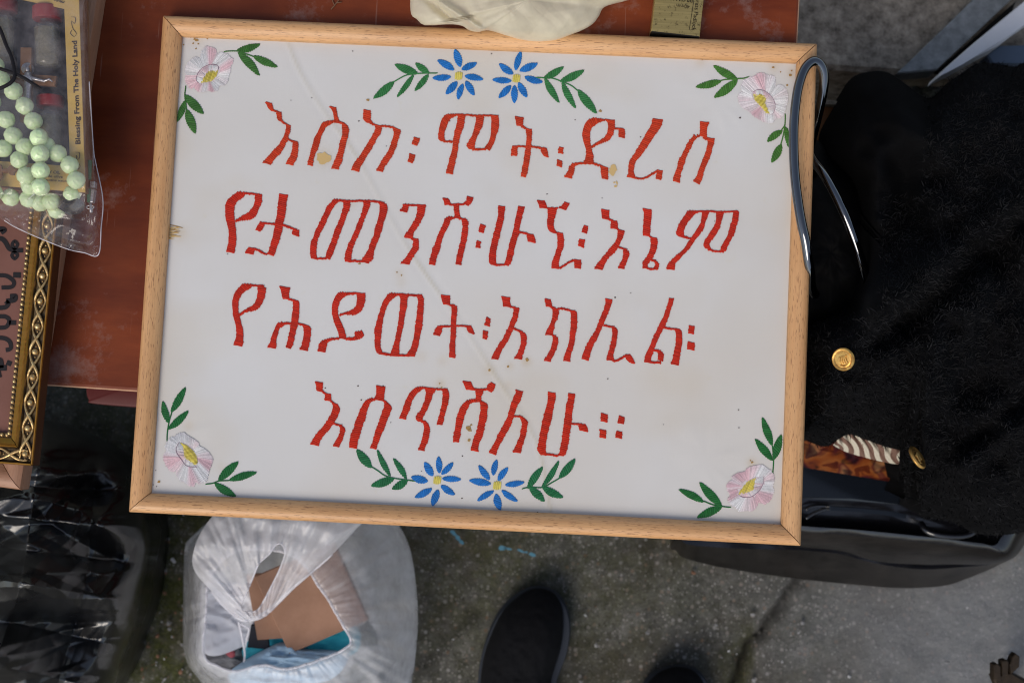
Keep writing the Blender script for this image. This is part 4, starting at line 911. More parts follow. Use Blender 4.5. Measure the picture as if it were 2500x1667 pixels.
sprig('O', [[(680, 1065), (590, 1055), (500, 1040), (400, 1000)]], [(585, 1050, 365, 820, 88), (400, 1005, 160, 890, 72), (580, 1060, 345, 1168, 82)])

def pink(reg, outline, lip, yellow, c, seed, ya):
    S = Stitch(); O = np.array([rg(reg, *p) for p in outline]); c = np.array(rg(reg, *c))
    LP = np.array([rg(reg, *p) for p in lip]); YP = np.array([rg(reg, *p) for p in yellow])
    th, R = star(O, c, 150)
    core = np.concatenate([catmull(LP, 40), YP]) - c
    ca = np.arctan2(core[:, 1], core[:, 0]); crr = np.hypot(core[:, 0], core[:, 1])
    nb = 28; rin = np.zeros(nb); bi = ((ca + math.pi) / (2 * math.pi) * nb).astype(int) % nb
    for b_, r_ in zip(bi, crr): rin[b_] = max(rin[b_], r_)
    for k in range(nb):
        if rin[k] == 0: rin[k] = max(rin[k - 1], rin[(k + 1) % nb], 7)
    rin = np.convolve(np.concatenate([rin[-1:], rin, rin[:1]]), [.25, .5, .25], 'valid')
    white, pk_, deep = np.array((.86, .83, .84)), np.array((.83, .61, .65)), np.array((.78, .44, .50))
    # backing disc of the same floss
    o = len(S.V); S.V.append(tuple(U(*c, ZC + .00035))); S.C.append((.70, .60, .63))
    for t_, r_ in zip(th, R): S.V.append(tuple(U(*(c + .985 * r_ * np.array([math.cos(t_), math.sin(t_)])), ZC + .00035))); S.C.append((.70, .60, .63))
    n = len(th); S.F += [(o, o + 1 + (i + 1) % n, o + 1 + i) for i in range(n)]
    for t_, r_ in zip(th, R):
        k = np.interp((t_ + math.pi) / (2 * math.pi) * nb - .5, range(nb), rin, period=nb)
        f = float(vn(t_ * 2.2 + seed, seed * 3.1, 0, seed)) * 1.5 + .10 * float(vn(t_ * 9, seed, 0, 5)); f = min(1, max(0, .36 + f * .72))
        col = white * (1 - f) + (pk_ * (1 - max(0, f - .6)) + deep * max(0, f - .6)) * f
        e = np.array([math.cos(t_), math.sin(t_)]); g_ = .10 * math.sin(t_ * 5 + seed); e2 = np.array([math.cos(t_ + g_), math.sin(t_ + g_)])
        rr = r_ * random.uniform(.97, 1.02); k = min(k, rr * .8)
        if random.random() < .35: k = k + random.uniform(0, .25) * (rr - k)
        S.thread(c + e2 * k, c + e * rr, max(1.9, 2 * math.pi * rr / len(th) * 1.0), .0007, jit(tuple(col), .17))
    # inner lip, stitched across, with its mauve outline
    P = catmull(LP, 44); yc = YP.mean(0)
    for i in range(len(P) - 1):
        f = min(1, max(0, .5 + float(vn(i * .13, seed, 0, 9)))); col = white * (1 - f) + pk_ * f
        q = YP[np.argmin(np.hypot(*(YP - P[i]).T))] * .5 + yc * .5
        S.thread(P[i], P[i] + (q - P[i]) * .72, 2.4, .0009, jit(tuple(col), .08))
        S.thread(P[i], P[i + 1], 1.5, .0011, (.40, .25, .33))
    # yellow heart: parallel slanted threads clipped to its polygon
    d = np.array([math.cos(ya), math.sin(ya)]); nn = np.array([-d[1], d[0]]); pr = (YP - yc) @ nn
    k = pr.min() + 1.0
    while k < pr.max():
        xs = []
        for i in range(len(YP)):
            a, b = YP[i] - yc, YP[(i + 1) % len(YP)] - yc; u, v_ = a @ nn - k, b @ nn - k
            if u * v_ < 0: xs.append((a + (b - a) * u / (u - v_)) @ d)
        if len(xs) >= 2:
            a, b = min(xs) - .7, max(xs) + .7; S.thread(yc + nn * k + d * a, yc + nn * k + d * b, 3.0, .0014, jit(YEL, .2))
        k += 2.9
    S.build('pink_flower')
pink('L', [(365, 760), (380, 690), (430, 620), (500, 570), (560, 582), (570, 530), (600, 465), (660, 435), (730, 445), (775, 480), (785, 525), (850, 510), (920, 540), (980, 590), (990, 640), (960, 700), (960, 760), (930, 830), (920, 890), (880, 935), (815, 948), (800, 1000), (740, 1020), (660, 1010), (590, 1028), (530, 1010), (490, 972), (450, 985), (400, 930), (370, 870), (375, 800)],
     [(550, 905), (520, 870), (530, 800), (600, 710), (700, 672), (790, 685), (800, 735)], [(575, 900), (620, 830), (670, 755), (800, 745), (780, 810), (720, 880), (640, 895)], (665, 800), 3, -1.25)
pink('M', [(845, 690), (890, 640), (875, 580), (910, 510), (980, 460), (1050, 450), (1100, 410), (1170, 408), (1240, 440), (1310, 450), (1330, 530), (1335, 572), (1380, 555), (1440, 590), (1480, 660), (1490, 740), (1465, 840), (1440, 930), (1390, 990), (1335, 995), (1280, 1050), (1200, 1045), (1110, 1005), (1040, 960), (980, 900), (890, 850), (850, 760)],
     [(1038, 655), (1100, 625), (1200, 650), (1280, 720), (1320, 820), (1300, 920), (1262, 940)], [(1040, 672), (1190, 700), (1200, 740), (1190, 800), (1250, 930), (1215, 930), (1120, 820), (1060, 760)], (1200, 770), 5, .25)
pink('N', [(450, 880), (480, 835), (475, 770), (520, 690), (580, 665), (620, 640), (680, 622), (740, 660), (790, 690), (855, 740), (865, 775), (930, 810), (980, 860), (1018, 940), (985, 1030), (970, 1060), (965, 1110), (940, 1170), (870, 1205), (822, 1190), (810, 1230), (750, 1230), (690, 1190), (640, 1170), (595, 1090), (602, 1060), (550, 1070), (500, 1030), (460, 950)],
     [(632, 735), (600, 800), (610, 860), (660, 930), (720, 1000), (830, 1015)], [(650, 740), (720, 770), (790, 830), (830, 890), (842, 970), (800, 990), (770, 960), (690, 900), (690, 850), (680, 790)], (735, 880), 8, -.25)
pink('O', [(635, 850), (640, 820), (690, 780), (685, 755), (750, 715), (820, 700), (840, 670), (920, 640), (1000, 635), (1050, 670), (1100, 710), (1120, 790), (1105, 850), (1115, 910), (1080, 990), (1020, 1035), (962, 1022), (935, 1070), (890, 1105), (830, 1100), (770, 1108), (720, 1070), (660, 1020), (645, 980), (668, 940), (640, 900)],
     [(762, 945), (820, 965), (890, 955), (960, 900), (1005, 820), (1010, 735)], [(755, 935), (790, 870), (850, 800), (925, 770), (905, 890), (830, 920)], (870, 860), 12, -1.15)
#PART2#
# ------------------------------------------------------------------ left group on the table: two old frames, souvenir box, bag, beads
def axes(p, q):
    d = (np.array(q) - np.array(p))[:2]; return d / np.linalg.norm(d)
# plain frame at the very bottom
ZB = .6205
dn = axes(U(259, 0, .6005), U(80, 1141, .6005)); rt = np.array([-dn[1], dn[0]])          # down the right side / to the right
if rt[0] < 0: rt = -rt
crn = U(71, 1194, .6005)[:2]; bw, bh = .36, .56
cen = crn - rt * bw / 2 - dn * bh / 2
fb = thing('picture_frame', 'plain pinkish wood frame lying under the ornate gilt frame', 'picture frame', (*cen, Z_T + .0005))
pr = [(0, Z_T + .0006), (0, ZB - .006), (.0012, ZB - .002), (.0045, ZB), (.011, ZB), (.0150, ZB - .002), (.024, ZB - .006), (.024, ZB - .012), (.018, Z_T + .0006)]
rails('rail', cen, rt, bw, bh, pr, MT['beech2'], fb)
V, F = obox(cen, rt, -dn, bw - .049, bh - .049, Z_T + .004, Z_T + .007); mk('panel', V, F, MT['mauve'], fb, smooth=False)
# ornate frame
ZO = .6210; ZR = .6375
dn = axes(U(133, 597, ZR), U(81, 1133, ZR)); rt = np.array([-dn[1], dn[0]]); rt = -rt if rt[0] < 0 else rt
crn = U(79, 1137, ZR)[:2]; ow, oh = .30, .395
cen = crn - rt * ow / 2 - dn * oh / 2
fo = thing('ornate_frame', 'gilt frame with twisted braid and beaded edge around black lettering on brown pink', 'picture frame', (*cen, ZO))
pr = [(0, ZO), (0, ZR - .0012), (.0006, ZR), (.0016, ZR), (.0024, ZR - .002), (.0034, ZR - .0045), (.0135, ZR - .0045), (.0150, ZR - .002), (.0162, ZR - .0008), (.0172, ZR - .002), (.0190, ZR - .0035), (.0225, ZR - .0040), (.0235, ZR - .0055), (.0270, ZR - .0058), (.0272, ZR - .0095), (.020, ZO)]
fmo = [0, 1, 1, 2, 2, 2, 2, 3, 3, 3, 3, 2, 2, 2, 2, 2]
rails('rail', cen, rt, ow, oh, pr, [MT['dkwood'], MT['cove'], MT['bronze'], MT['cove']], fo, fm_of=fmo, sharp=50)
def loc(u, v_, z):     # u from the right outer edge inwards, v from the bottom outer edge upwards
    return np.array([*(crn - rt * u - dn * v_), z])
for along in (0, 1):
    Lr = oh if along == 0 else ow
    parts = []; k = .027
    while k < Lr - .027:
        p = loc(.0252, k, ZR - .0050) if along == 0 else loc(k, .0252, ZR - .0050); parts.append(sphere(p, .00185, 8, 6)); k += .0046
    V, F, fm = merge(parts); mk('bead_row', V, F, MT['gilt'], fo)
    parts = []; per = .0226; t = np.arange(.006, Lr - .006, .0012)
    for sg in (1, -1):
        off = .0085 + sg * .0046 * np.cos(math.pi * (t - .010) / per); hz = ZR - .0035 + .0014 * np.abs(np.sin(math.pi * (t - .010) / per)) + sg * .0004
        P = [loc(o_, q, z) if along == 0 else loc(q, o_, z) for o_, q, z in zip(off, t, hz)]
        r = .0008 + .0007 * np.abs(np.sin(math.pi * (t - .010) / per + .6)); parts.append(tube(P, r, 7))
    k = .010
    while k < Lr - .008:
        p = loc(.0085, k, ZR - .0030) if along == 0 else loc(k, .0085, ZR - .0030)
        if k > .012 or along == 0: parts.append(sphere(p, .0030, 12, 8))
        for e in (-1, 1):
            q = loc(.0085, k + e * .0048, ZR - .004) if along == 0 else loc(k + e * .0048, .0085, ZR - .004); parts.append(sphere(q, .0009, 7, 5))
        k += per
    V, F, fm = merge(parts); mk('braid', V, F, MT['gilt'], fo)
zp = ZR - .0085
V, F = obox(cen, rt, -dn, ow - .0535, oh - .0535, zp - .003, zp); pic = mk('picture', V, F, MT['mauve'], fo, smooth=False)
def zz(x, y): return x / 4.357, 540 + y / 4.357
def inkstroke(pts, wd, closed=False):
    P = catmull([zz(*p) for p in pts], 10 * len(pts), closed)
    if closed: P = np.concatenate([P, P[:2]])
    return ribbon(P, np.asarray(wd) / 4.357, zp + .0005)
marks = [
    [inkstroke([(-20, 85), (30, 85), (45, 100), (10, 125)], 50), inkstroke([(-40, 185), (20, 190), (60, 230), (95, 290), (150, 310), (245, 310)], 48), inkstroke([(155, 215), (185, 250), (155, 292), (128, 250)], 34, True), inkstroke([(152, 330), (185, 365), (155, 400), (125, 365)], 34, True)],
    [inkstroke([(-60, 575), (60, 582), (125, 620), (148, 660), (120, 700), (15, 708)], 42), inkstroke([(140, 572), (220, 575)], 58)],
    [inkstroke([(105, 800), (160, 800), (150, 840), (65, 850)], 50), inkstroke([(60, 850), (85, 880), (55, 915), (-30, 925)], 48)],
    [inkstroke([(-50, 1015), (50, 1015), (95, 1050), (85, 1100), (50, 1130), (-40, 1135)], 44), inkstroke([(95, 1080), (170, 1080)], 48)],
    [inkstroke([(-60, 1240), (40, 1245), (100, 1280), (115, 1340), (95, 1365), (60, 1370)], 44)],
    [inkstroke([(-40, 1470), (10, 1480), (20, 1560)], 40), inkstroke([(70, 1500), (120, 1520)], 50), inkstroke([(-10, 1560), (70, 1560)], 60), inkstroke([(-20, 1560), (5, 1660)], 30)],
    [inkstroke([(-300, 300), (-200, 310), (-150, 360), (-160, 420), (-300, 430)], 44)], [inkstroke([(-280, 760), (-180, 770), (-130, 830), (-200, 890), (-300, 900)], 44)],
]
for mk_ in marks:
    V, F, fm = merge(mk_); mk('letter', V, F, MT['ink'], pic, smooth=False)

# souvenir box
ZX0, ZX = .6392, .6630
bx = thing('souvenir_box', 'yellow card gift box with a window showing vials and a crucifix, lettered along its side', 'gift box', (*U(-30, 150, ZX0)[:2], ZX0))
OUT = [(186, -190), (208, 470), (-280, 432), (-300, -250)]; WIN = [(157, 22), (171, 406), (-225, 378), (-235, -62)]
o_ = [U(x, y, ZX) for x, y in OUT]; w_ = [U(x, y, ZX) for x, y in WIN]
oc = np.mean(o_, 0)
V = []; 
for L, z in ((o_, ZX), (w_, ZX), (w_, ZX - .0012), (o_, ZX - .0012)):
    for p in L: V.append((p[0], p[1], z))
F = []
for i in range(4):
    j = (i + 1) % 4; F += [(i, 4 + i, 4 + j, j), (4 + i, 8 + i, 8 + j, 4 + j), (12 + i, 12 + j, 8 + j, 8 + i), (i, j, 12 + j, 12 + i)]
front = mk('front_panel', V, F, MT['yellow'], bx, smooth=False)
V = []
ins = [oc + (p - oc) * .996 for p in o_]
for L, z in ((o_, ZX - .00125), (o_, ZX0), (ins, ZX0 + .0012), (ins, ZX - .00125)):
    for p in L: V.append((p[0], p[1], z))
F = []; fm = []
for i in range(4):
    j = (i + 1) % 4; F += [(i, j, 4 + j, 4 + i), (8 + i, 8 + j, 12 + j, 12 + i), (i, 12 + i, 12 + j, j)]; fm += [0, 1, 0]
F += [(4, 5, 6, 7), (11, 10, 9, 8)]; fm += [0, 1]
mk('tray', V, F, [MT['yellowside'], MT['boxdark']], bx, smooth=False, fm=fm)
def cyl(a, b, r, seg=16): return tube(np.linspace(np.array(a), np.array(b), 4), r, seg)
def vial(x0, x1, ycap0, ycap1, ybot):
    xm = (x0 + x1) / 2; r = (x1 - x0) / 2 / 2790; zc = ZX0 + .0015 + r * 1.02
    rs = []
    a, b = U(xm, ycap1, zc), U(xm + 1, ybot, zc)
    prof_ = [(0, .55), (.06, .62), (.16, 1.0), (.9, 1.0), (.97, .93), (1, .6)]
    P = [a + (b - a) * t for t, _ in prof_]; V, F = tube(P, [r * .9 * q for _, q in prof_], 18); bt = mk('vial', V, F, MT['vial'], bx, sharp=60)
    V, F = tube([a + (b - a) * t for t in (.14, .2, .6, .94)], [r * .5, r * .78, r * .80, r * .72], 14); V = np.array(V) + .0007 * rng.standard_normal((len(V), 3)); mk('filling', V, F, MT['earth'], bt)
    c0, c1 = U(xm, ycap0, zc), U(xm, ycap1, zc); V, F = tube([c0, c0 + (c1 - c0) * .1, c0 + (c1 - c0) * .92, c1], [r * .92, r, r, r * .95], 20); mk('cap', V, F, MT['red'], bt, sharp=40)
vial(80, 152, 18, 50, 166); vial(-38, 42, 0, 30, 150); vial(90, 156, 236, 263, 385); vial(-150, -80, 10, 40, 160)
for pts in ([(50, 115), (77, 116), (74, 300), (48, 298)], [(-10, 176), (138, 186), (134, 211), (-12, 200)]):
    V, F = pxprism(pts, ZX - .004 + .0004 * len(pts) * (pts[0][0] > 0), ZX - .008, .0006); mk('cross', V, F, MT['olive'], bx, smooth=False)
# little silver crucified figure with a round nimbus
zf_ = ZX - .0015
body = [tube([U(x, y, zf_) for x, y in ((68, 178), (70, 196), (68, 216), (66, 240), (68, 285))], [.0028, .0036, .0030, .0032, .0018], 9),
        tube([U(x, y, zf_ + .0005) for x, y in ((72, 190), (88, 194), (108, 199), (120, 194), (128, 200))], [.0019, .0014, .0012, .0010, .0006], 8),
        tube([U(x, y, zf_ + .0005) for x, y in ((66, 190), (48, 188), (28, 183), (12, 180))], [.0019, .0014, .0012, .0008], 8)]
V, F = tube([U(67.5, 169, ZX - .0040), U(67.5, 169, ZX - .0028), U(67.5, 169, ZX - .0026), U(67.5, 169, ZX - .0030)], [.0054, .0054, .0046, .0040], 24); body.append((V, F))
V, F = sphere(U(67.5, 171, zf_ - .0005), .0021, 12, 8, (.85, 1.1, .9)); body.append((V, F))
V, F, fm = merge(body); mk('crucifix_figure', V, F, MT['silver'], bx)

def text_mesh(s, o, xd, yd, width, cap, mat, parent, name='lettering', off=.012):
    cu = bpy.data.curves.new('t', 'FONT'); cu.body = s; cu.offset = off; cu.resolution_u = 3
    to = bpy.data.objects.new('t', cu); COL.objects.link(to); bpy.context.view_layer.update()
    me = bpy.data.meshes.new_from_object(to.evaluated_get(bpy.context.evaluated_depsgraph_get()))
    V = np.array([q.co[:] for q in me.vertices]); F = [tuple(p.vertices) for p in me.polygons]
    bpy.data.objects.remove(to); bpy.data.curves.remove(cu); bpy.data.meshes.remove(me)
    if len(V) == 0: return
    x = (V[:, 0] - V[:, 0].min()) / (V[:, 0].max() - V[:, 0].min()) * width; y = V[:, 1] / .70 * cap
    W = np.array(o) + x[:, None] * np.array(xd) + y[:, None] * np.array(yd)
    return mk(name, W, F, mat, parent, smooth=False)
def pxtext(s, p0, p1, z, cap_px, mat, parent, **k):
    a, b = U(*p0, z), U(*p1, z); d = b - a; L = np.linalg.norm(d); d /= L; n = np.array([-d[1], d[0], 0])
    return text_mesh(s, a, d, n, L, cap_px / FPX * (CAM_P[2] - z), mat, parent, **k)
INKB = simple('dark brown ink', (.035, .020, .012), .6)
pxtext('Blessing From The Holy Land', (196, 352), (187, 100), ZX + .0004, 12, INKB, front, off=.028)
pxtext('ния халин', (112, -3), (156, 9), ZX + .0004, 7, INKB, front, off=.02)
pxtext('HOLY OIL', (98, 423), (147, 425), ZX + .0004, 7.5, INKB, front)
pxtext('aceite de oliva', (84, 431), (153, 435), ZX + .0004, 6.5, INKB, front)
pxtext('святое оливковое масло', (66, 439), (166, 445), ZX + .0004, 5, INKB, front)
for pts in ([(173, 42), (184, 44), (182, 58), (174, 52), (178, 70), (186, 82), (181, 90), (172, 82), (176, 73)], [(184, 372), (194, 374), (193, 388), (186, 380), (190, 396), (196, 406), (191, 413), (184, 408)]):
    P = catmull(pts, 60); V, F = ribbon(P, .8 + .8 * np.sin(np.linspace(0, 9, 60)) ** 2, ZX + .0004); mk('flourish', V, F, INKB, front, smooth=False)

# prayer beads
rb = thing('prayer_beads', 'string of pale green carved beads coiled on the yellow gift box inside clear plastic', 'prayer beads', (*U(80, 380, ZX)[:2], ZX))
bp = [(2, 193, 0), (15, 293, 0), (33, 223, 0), (60, 259, 0), (81.5, 296, 0), (32, 332, 0), (95, 336, 1), (8, 363, 0), (61, 359, 0), (47, 391, 0), (97.6, 376, 1), (114, 358, 0), (140.5, 375, 0), (170, 403, 0), (186, 440, 0), (176, 474, -1), (99, 417, 1), (63, 429, 0), (99, 457, 1), (73, 455, -.5), (26, 482, -1), (70, 486, -1), (126, 492, -1), (98, 495, -1.3), (-16, 470, 0), (-20, 250, 0), (-12, 160, 0), (138, 513, -2)]
SV, SF = sphere((0, 0, 0), .0076, 30, 20); SV = np.array(SV); nn = SV / .0076
bumpy = .00035 * ridged(nn[:, 0] * 2.6 + nn[:, 2] * 1.5, nn[:, 1] * 2.6 + nn[:, 2], 3, 2); SV = SV + nn * bumpy[:, None]; SV[:, 2] *= .93
first = None
for i, (x, y, lv) in enumerate(bp):
    z = ZX + .0076 + .0095 * max(lv, 0) + (.011 * lv if lv < 0 else 0)
    p = U(x, y, z)
    if first is None: first = mk('bead', SV + p, SF, MT['rose'], rb)
    else:
        q = first.copy(); COL.objects.link(q); q.parent = rb; q.location = Vector(p - WL[rb]) + Vector((0, 0, -.0076 * .93 - 0)); q.rotation_euler = (0, 0, random.random() * 6)
chain = [bp[i] for i in (26, 0, 2, 3, 4, 6, 10, 16, 18, 21)]
V, F = tube(catmull([U(x, y, ZX + .0076) for x, y, _ in chain], 90), .0005, 6); mk('string', V, F, simple('pale thread', (.55, .6, .5), .7), rb)
pts = [(640, 870), (720, 855), (785, 862), (830, 898), (862, 940), (838, 1000), (800, 1030), (745, 1042), (690, 1045), (640, 1010), (610, 990), (645, 955)]
V, F = pxprism([(x / 4.355, 280 + y / 4.355) for x, y in pts], .664, .654, .0016); mk('knot', V, F, simple('navy black knot', (.010, .011, .016), .5), rb, smooth=False)
cr = [(-14, 402), (-6, 396), (2, 402), (4, 412), (20, 411), (24, 404), (32, 404), (34, 411), (42, 414), (35, 420), (33, 427), (25, 427), (21, 420), (5, 422), (3, 434), (-6, 444), (-14, 434), (-15, 423), (-30, 422), (-30, 412), (-15, 412)]
V, F = pxprism(cr, ZX + .0070, ZX + .0040, .0005); mk('pendant_cross', V, F, MT['olive'], rb, smooth=False)
# black cord
V, F = tube(catmull([U(x, y, z) for x, y, z in ((-30, 20, 0.6855), (0, 72, 0.6855), (14, 108, 0.6855), (28, 140, 0.6865), (35, 172, 0.6895), (35, 190, 0.6915), (24, 204, 0.6925), (0, 216, 0.6925), (-30, 222, 0.6885))], 80), .0016, 8)
V2, F2 = tube(catmull([U(x, y, z) for x, y, z in ((-30, 155, 0.6865), (0, 168, 0.6875), (30, 178, 0.6890), (60, 192, 0.6905), (82, 206, 0.6895), (101, 216, 0.6865))], 60), [*np.linspace(.0015, .0015, 50), *np.linspace(.0015, .0004, 10)], 8)
V, F, fm = merge([(V, F), (V2, F2)])
tag(mk('cord', V, F, MT['cord']), 'thin black cord curling over the clear bag around the yellow gift box', 'cord')
# green glass pendant at the side of the box
pd = thing('glass_pendant', 'green glass pendant with silver caps lying beside the yellow gift box', 'pendant', (*U(220, 450, .640)[:2], .640))
zq = .652
for (a, b, r) in (((219, 392), (217, 440), .0022), ((214, 420), (213, 455), .0015), ((217, 462), (219, 494), .0024)):
    V, F = cyl(U(*a, zq), U(*b, zq), r, 10); mk('rod', V, F, MT['jade'], pd, sharp=50)
for pts in ([(219, 442), (231, 443), (231, 458), (218, 457)], [(222, 461), (230, 462), (226, 494), (220, 494)]):
    V, F = pxprism(pts, zq + .003, zq - .003, .0006); mk('cap', V, F, MT['silver'], pd, smooth=False)
V, F = tube(catmull([U(220 + 9 * math.cos(a), 506 + 4 * math.sin(a), zq) for a in np.linspace(0, 2 * math.pi, 24)], 48), .0006, 7); mk('ring', V, F, MT['silver'], pd)
V, F = cyl(U(220, 494, zq), U(223, 519, zq), .0014, 8); mk('stud', V, F, MT['silver'], pd)
# clear plastic bag over the box
OL = [(-330, -260), (206, -220), (213, 20), (218, 200), (224, 300), (229, 372), (234, 400), (251, 486), (247, 556), (240, 622), (205, 617), (165, 608), (100, 583), (40, 556), (10, 538), (-60, 520), (-330, 470)]
def zbag(x, y, s, t):
    tail = np.clip((y - 475) / 60, 0, 1); rs = np.clip((x - 208) / 22, 0, 1)
    z = .6845 + .0015 * fbm(x / 120, y / 120, 0, 31, 2) - .026 * tail - .030 * rs * (1 - tail) - .012 * np.clip((s - .93) / .07, 0, 1)
    z = z + (.0005 + .0060 * np.clip((y - 440) / 100, 0, 1)) * crumple(x, y, 62, 2, 5) + .0016 * np.exp(-((x * .5 + y * .87 - 500) / 9) ** 2) * np.clip((200 - x) / 100, 0, 1)
    dd = np.abs((y - 520) - (x) * .56 + 0) ; z = z + .003 * np.exp(-(dd / 7) ** 2) * (x > -5) * (x < 170)
    return np.maximum(z, .6395 + .004 * (x < 235))
V, F = mound(OL, (60, 250), zbag, 110, 300, sfun=lambda s: s ** .8)
pb = thing('plastic_bag', 'clear crinkled plastic bag wrapped around the yellow gift box and green beads', 'plastic bag', (*U(60, 250, .64)[:2], .64))
mk('film', V, F, MT['film'], pb)
sm = catmull(OL[3:15], 140); e = np.array([60, 250])
V, F = tube([U(x, y, float(zbag(np.array([x]), np.array([y]), np.array([1.0]), 0)[0]) + .0003) for x, y in sm], .00045, 6)
mk('seam_highlight', V, F, simple('whitish film edge', (.55, .50, .52), .35), pb)  # whitish tube along the seam, painting in the bag's bright edge highlight

# ------------------------------------------------------------------ top edge of the table: cream bag, padlock, twig
CB = [(1003, -90), (1002, -30), (1003, 32), (1018, 48), (1035, 62), (1070, 62), (1100, 60), (1128, 64), (1146, 75), (1168, 79), (1192, 75), (1235, 87), (1270, 97), (1303, 101.5), (1335, 101), (1362, 97), (1392, 86), (1420, 75), (1446, 60), (1462, 40), (1476, 18), (1520, 5), (1562, -8), (1620, -40), (1620, -90)]
def zc_(x, y, s, t):
    e = np.clip(1 - s, 0, 1) ** .5
    z = .6225 + .040 * e + .0045 * crumple(x, y, 190, 5, 4) * np.clip((1 - s) * 5, 0, 1) + .0006 * crumple(x, y, 50, 9, 3) * np.clip((1 - s) * 6, 0, 1)
    z = z + .012 * np.exp(-((x - 1110 - (y - 30) * 1.5) / 14) ** 2) * np.clip((1 - s) * 5, 0, 1) - .010 * np.exp(-((x - 1085 - (y - 30) * 1.2) / 16) ** 2) * np.clip((1 - s) * 5, 0, 1)
    return np.maximum(z, .6215)
V, F = mound(CB, (1290, 0), zc_, 60, 260)
tag(mk('carrier_bag', V, F, MT['cream']), 'cream translucent plastic bag crumpled over the upper rail of the large embroidery frame', 'carrier bag')
P0 = [U(x, y, .617) for x, y in ((1603, -14), (1589, 78), (1708, 91), (1727, -2))]
tlp = np.array(P0)
kx = axes(tlp[1], tlp[2]); ky = np.array([-kx[1], kx[0]])
pl = thing('padlock', 'worn brass padlock lying upside down behind the large embroidery frame', 'padlock', (*tlp.mean(0)[:2], Z_T))
wl = np.linalg.norm((tlp[2] - tlp[1])[:2]); bl = tlp[1][:2]
cq = bl + kx * wl / 2 + ky * .019
V, F = obox(cq, kx, ky, wl, .038, Z_T + .0005, .617, .0008); bd = mk('body', V, F, [MT['brass'], MT['blackiron']], pl, smooth=False, fm=None)
for p in bd.data.polygons:
    nrm = np.array(p.normal); 
    if nrm[:2].dot(ky) < -.5: p.material_index = 1
V, F = tube(catmull([(*(cq + kx * sx * .0115 + ky * sy), .609) for sx, sy in ((-1, .018), (-1, .032), (-.85, .041), (0, .046), (.85, .041), (1, .032), (1, .018))], 40), .0032, 12); mk('shackle', V, F, MT['steel'], pl)
zt = .6175; ENG = simple('engraved line', (.018, .013, .008), .6)
pxtext('40mm', (1684, 13), (1652, 10), zt, 9.5, ENG, bd, off=.0)
pxtext('PROMAX', (1692, -5), (1630, -12), zt, 13, ENG, bd, off=.0)
pxtext('Brass Padlock', (1700, -6), (1688.5, 75), zt, 10.5, ENG, bd, off=.0)
V, F = ribbon(np.array([(1695, -6), (1683, 73)]), 1.2, zt); mk('engraved_line', V, F, ENG, bd, smooth=False)
V, F = cyl(U(1604, 83, .606), U(1605, 88, .606), .0016, 8); mk('rivet', V, F, MT['steel'], pl)
V, F, fm = merge([tube([U(x, y, .6015) for x, y in ((808, 24), (817, 14), (826, 2), (832, -8))], .0006, 5), tube([U(x, y, .6015) for x, y in ((817, 14), (812, 4), (814, -6))], .0005, 5), tube([U(x, y, .6015) for x, y in ((822, 8), (834, 6))], .0005, 5)])
tag(mk('twig', V, F, MT['twig']), 'tiny dry forked twig on the bare table beyond the embroidery frame', 'twig')

# ------------------------------------------------------------------ on the ground at the near side
BB = [(-330, 1150), (-150, 1030), (0, 1015), (100, 1022), (180, 1043), (268, 1098), (325, 1165), (352, 1228), (368, 1305), (361, 1380), (346, 1450), (332, 1530), (303, 1600), (276, 1680), (200, 1790), (0, 1860), (-330, 1720)]
def zbb(x, y, s, t):
    d = np.sqrt(np.clip(1 - s ** 2.6, 0, 1))
    f = np.clip((1 - s) * 4, 0, 1)
    return .12 + .24 * d + (.050 * crumple(x, y * 1.3, 420, 3, 4) + .022 * crumple(x, y * 1.5, 190, 8, 4) + .004 * crumple(x, y * 1.4, 75, 12, 2)) * (.25 + .75 * f)
V, F = mound(BB, (60, 1430), zbb, 130, 420, (-.012, .92), sfun=lambda s: s ** .85)
tag(mk('bin_bag', V, F, MT['bin']), 'big crumpled black bin bag standing on the mossy ground', 'bin bag')

# white carrier bag with the things in it
WO = [(450, 1345), (462, 1315), (500, 1280), (540, 1250), (620, 1215), (760, 1195), (880, 1215), (945, 1250), (985, 1300), (1007, 1365), (1020, 1480), (1018, 1560), (1006, 1660), (985, 1730), (900, 1800), (700, 1815), (560, 1750), (492, 1667), (451, 1600), (447, 1480)]
WM = [(508, 1425), (502, 1500), (498, 1600), (530, 1625), (575, 1637), (640, 1622), (700, 1632), (780, 1610), (846, 1580), (856, 1562), (838, 1528), (806, 1472), (776, 1428), (748, 1385), (700, 1350), (600, 1340), (540, 1370)]
cw_ = (690, 1500); NW = 300
th, RO = star(WO, cw_, NW); _, RMo = star(WM, cw_, NW)
wb = thing('carrier_bag', 'knotted white carrier bag full of card wallets and blue fabric on the concrete', 'carrier bag', (*U(720, 1500, 0)[:2], 0))
def ringw(R, z): return UA(cw_[0] + R * np.cos(th), cw_[1] + R * np.sin(th), z)
rings = []
wr = lambda k, a, f: a * vn(th * f + 20, k * .9, 0, 17) + a * .6 * vn(th * f * 2.3, k * 1.4, 0, 19)
for k, (m_, z, a) in enumerate(((.80, -.01, 0), (.93, .03, .002), (1.0, .10, .004))):
    rings.append(ringw(RO * m_, z + np.abs(wr(k, a, 6)) + 0 * th))
nk = 16
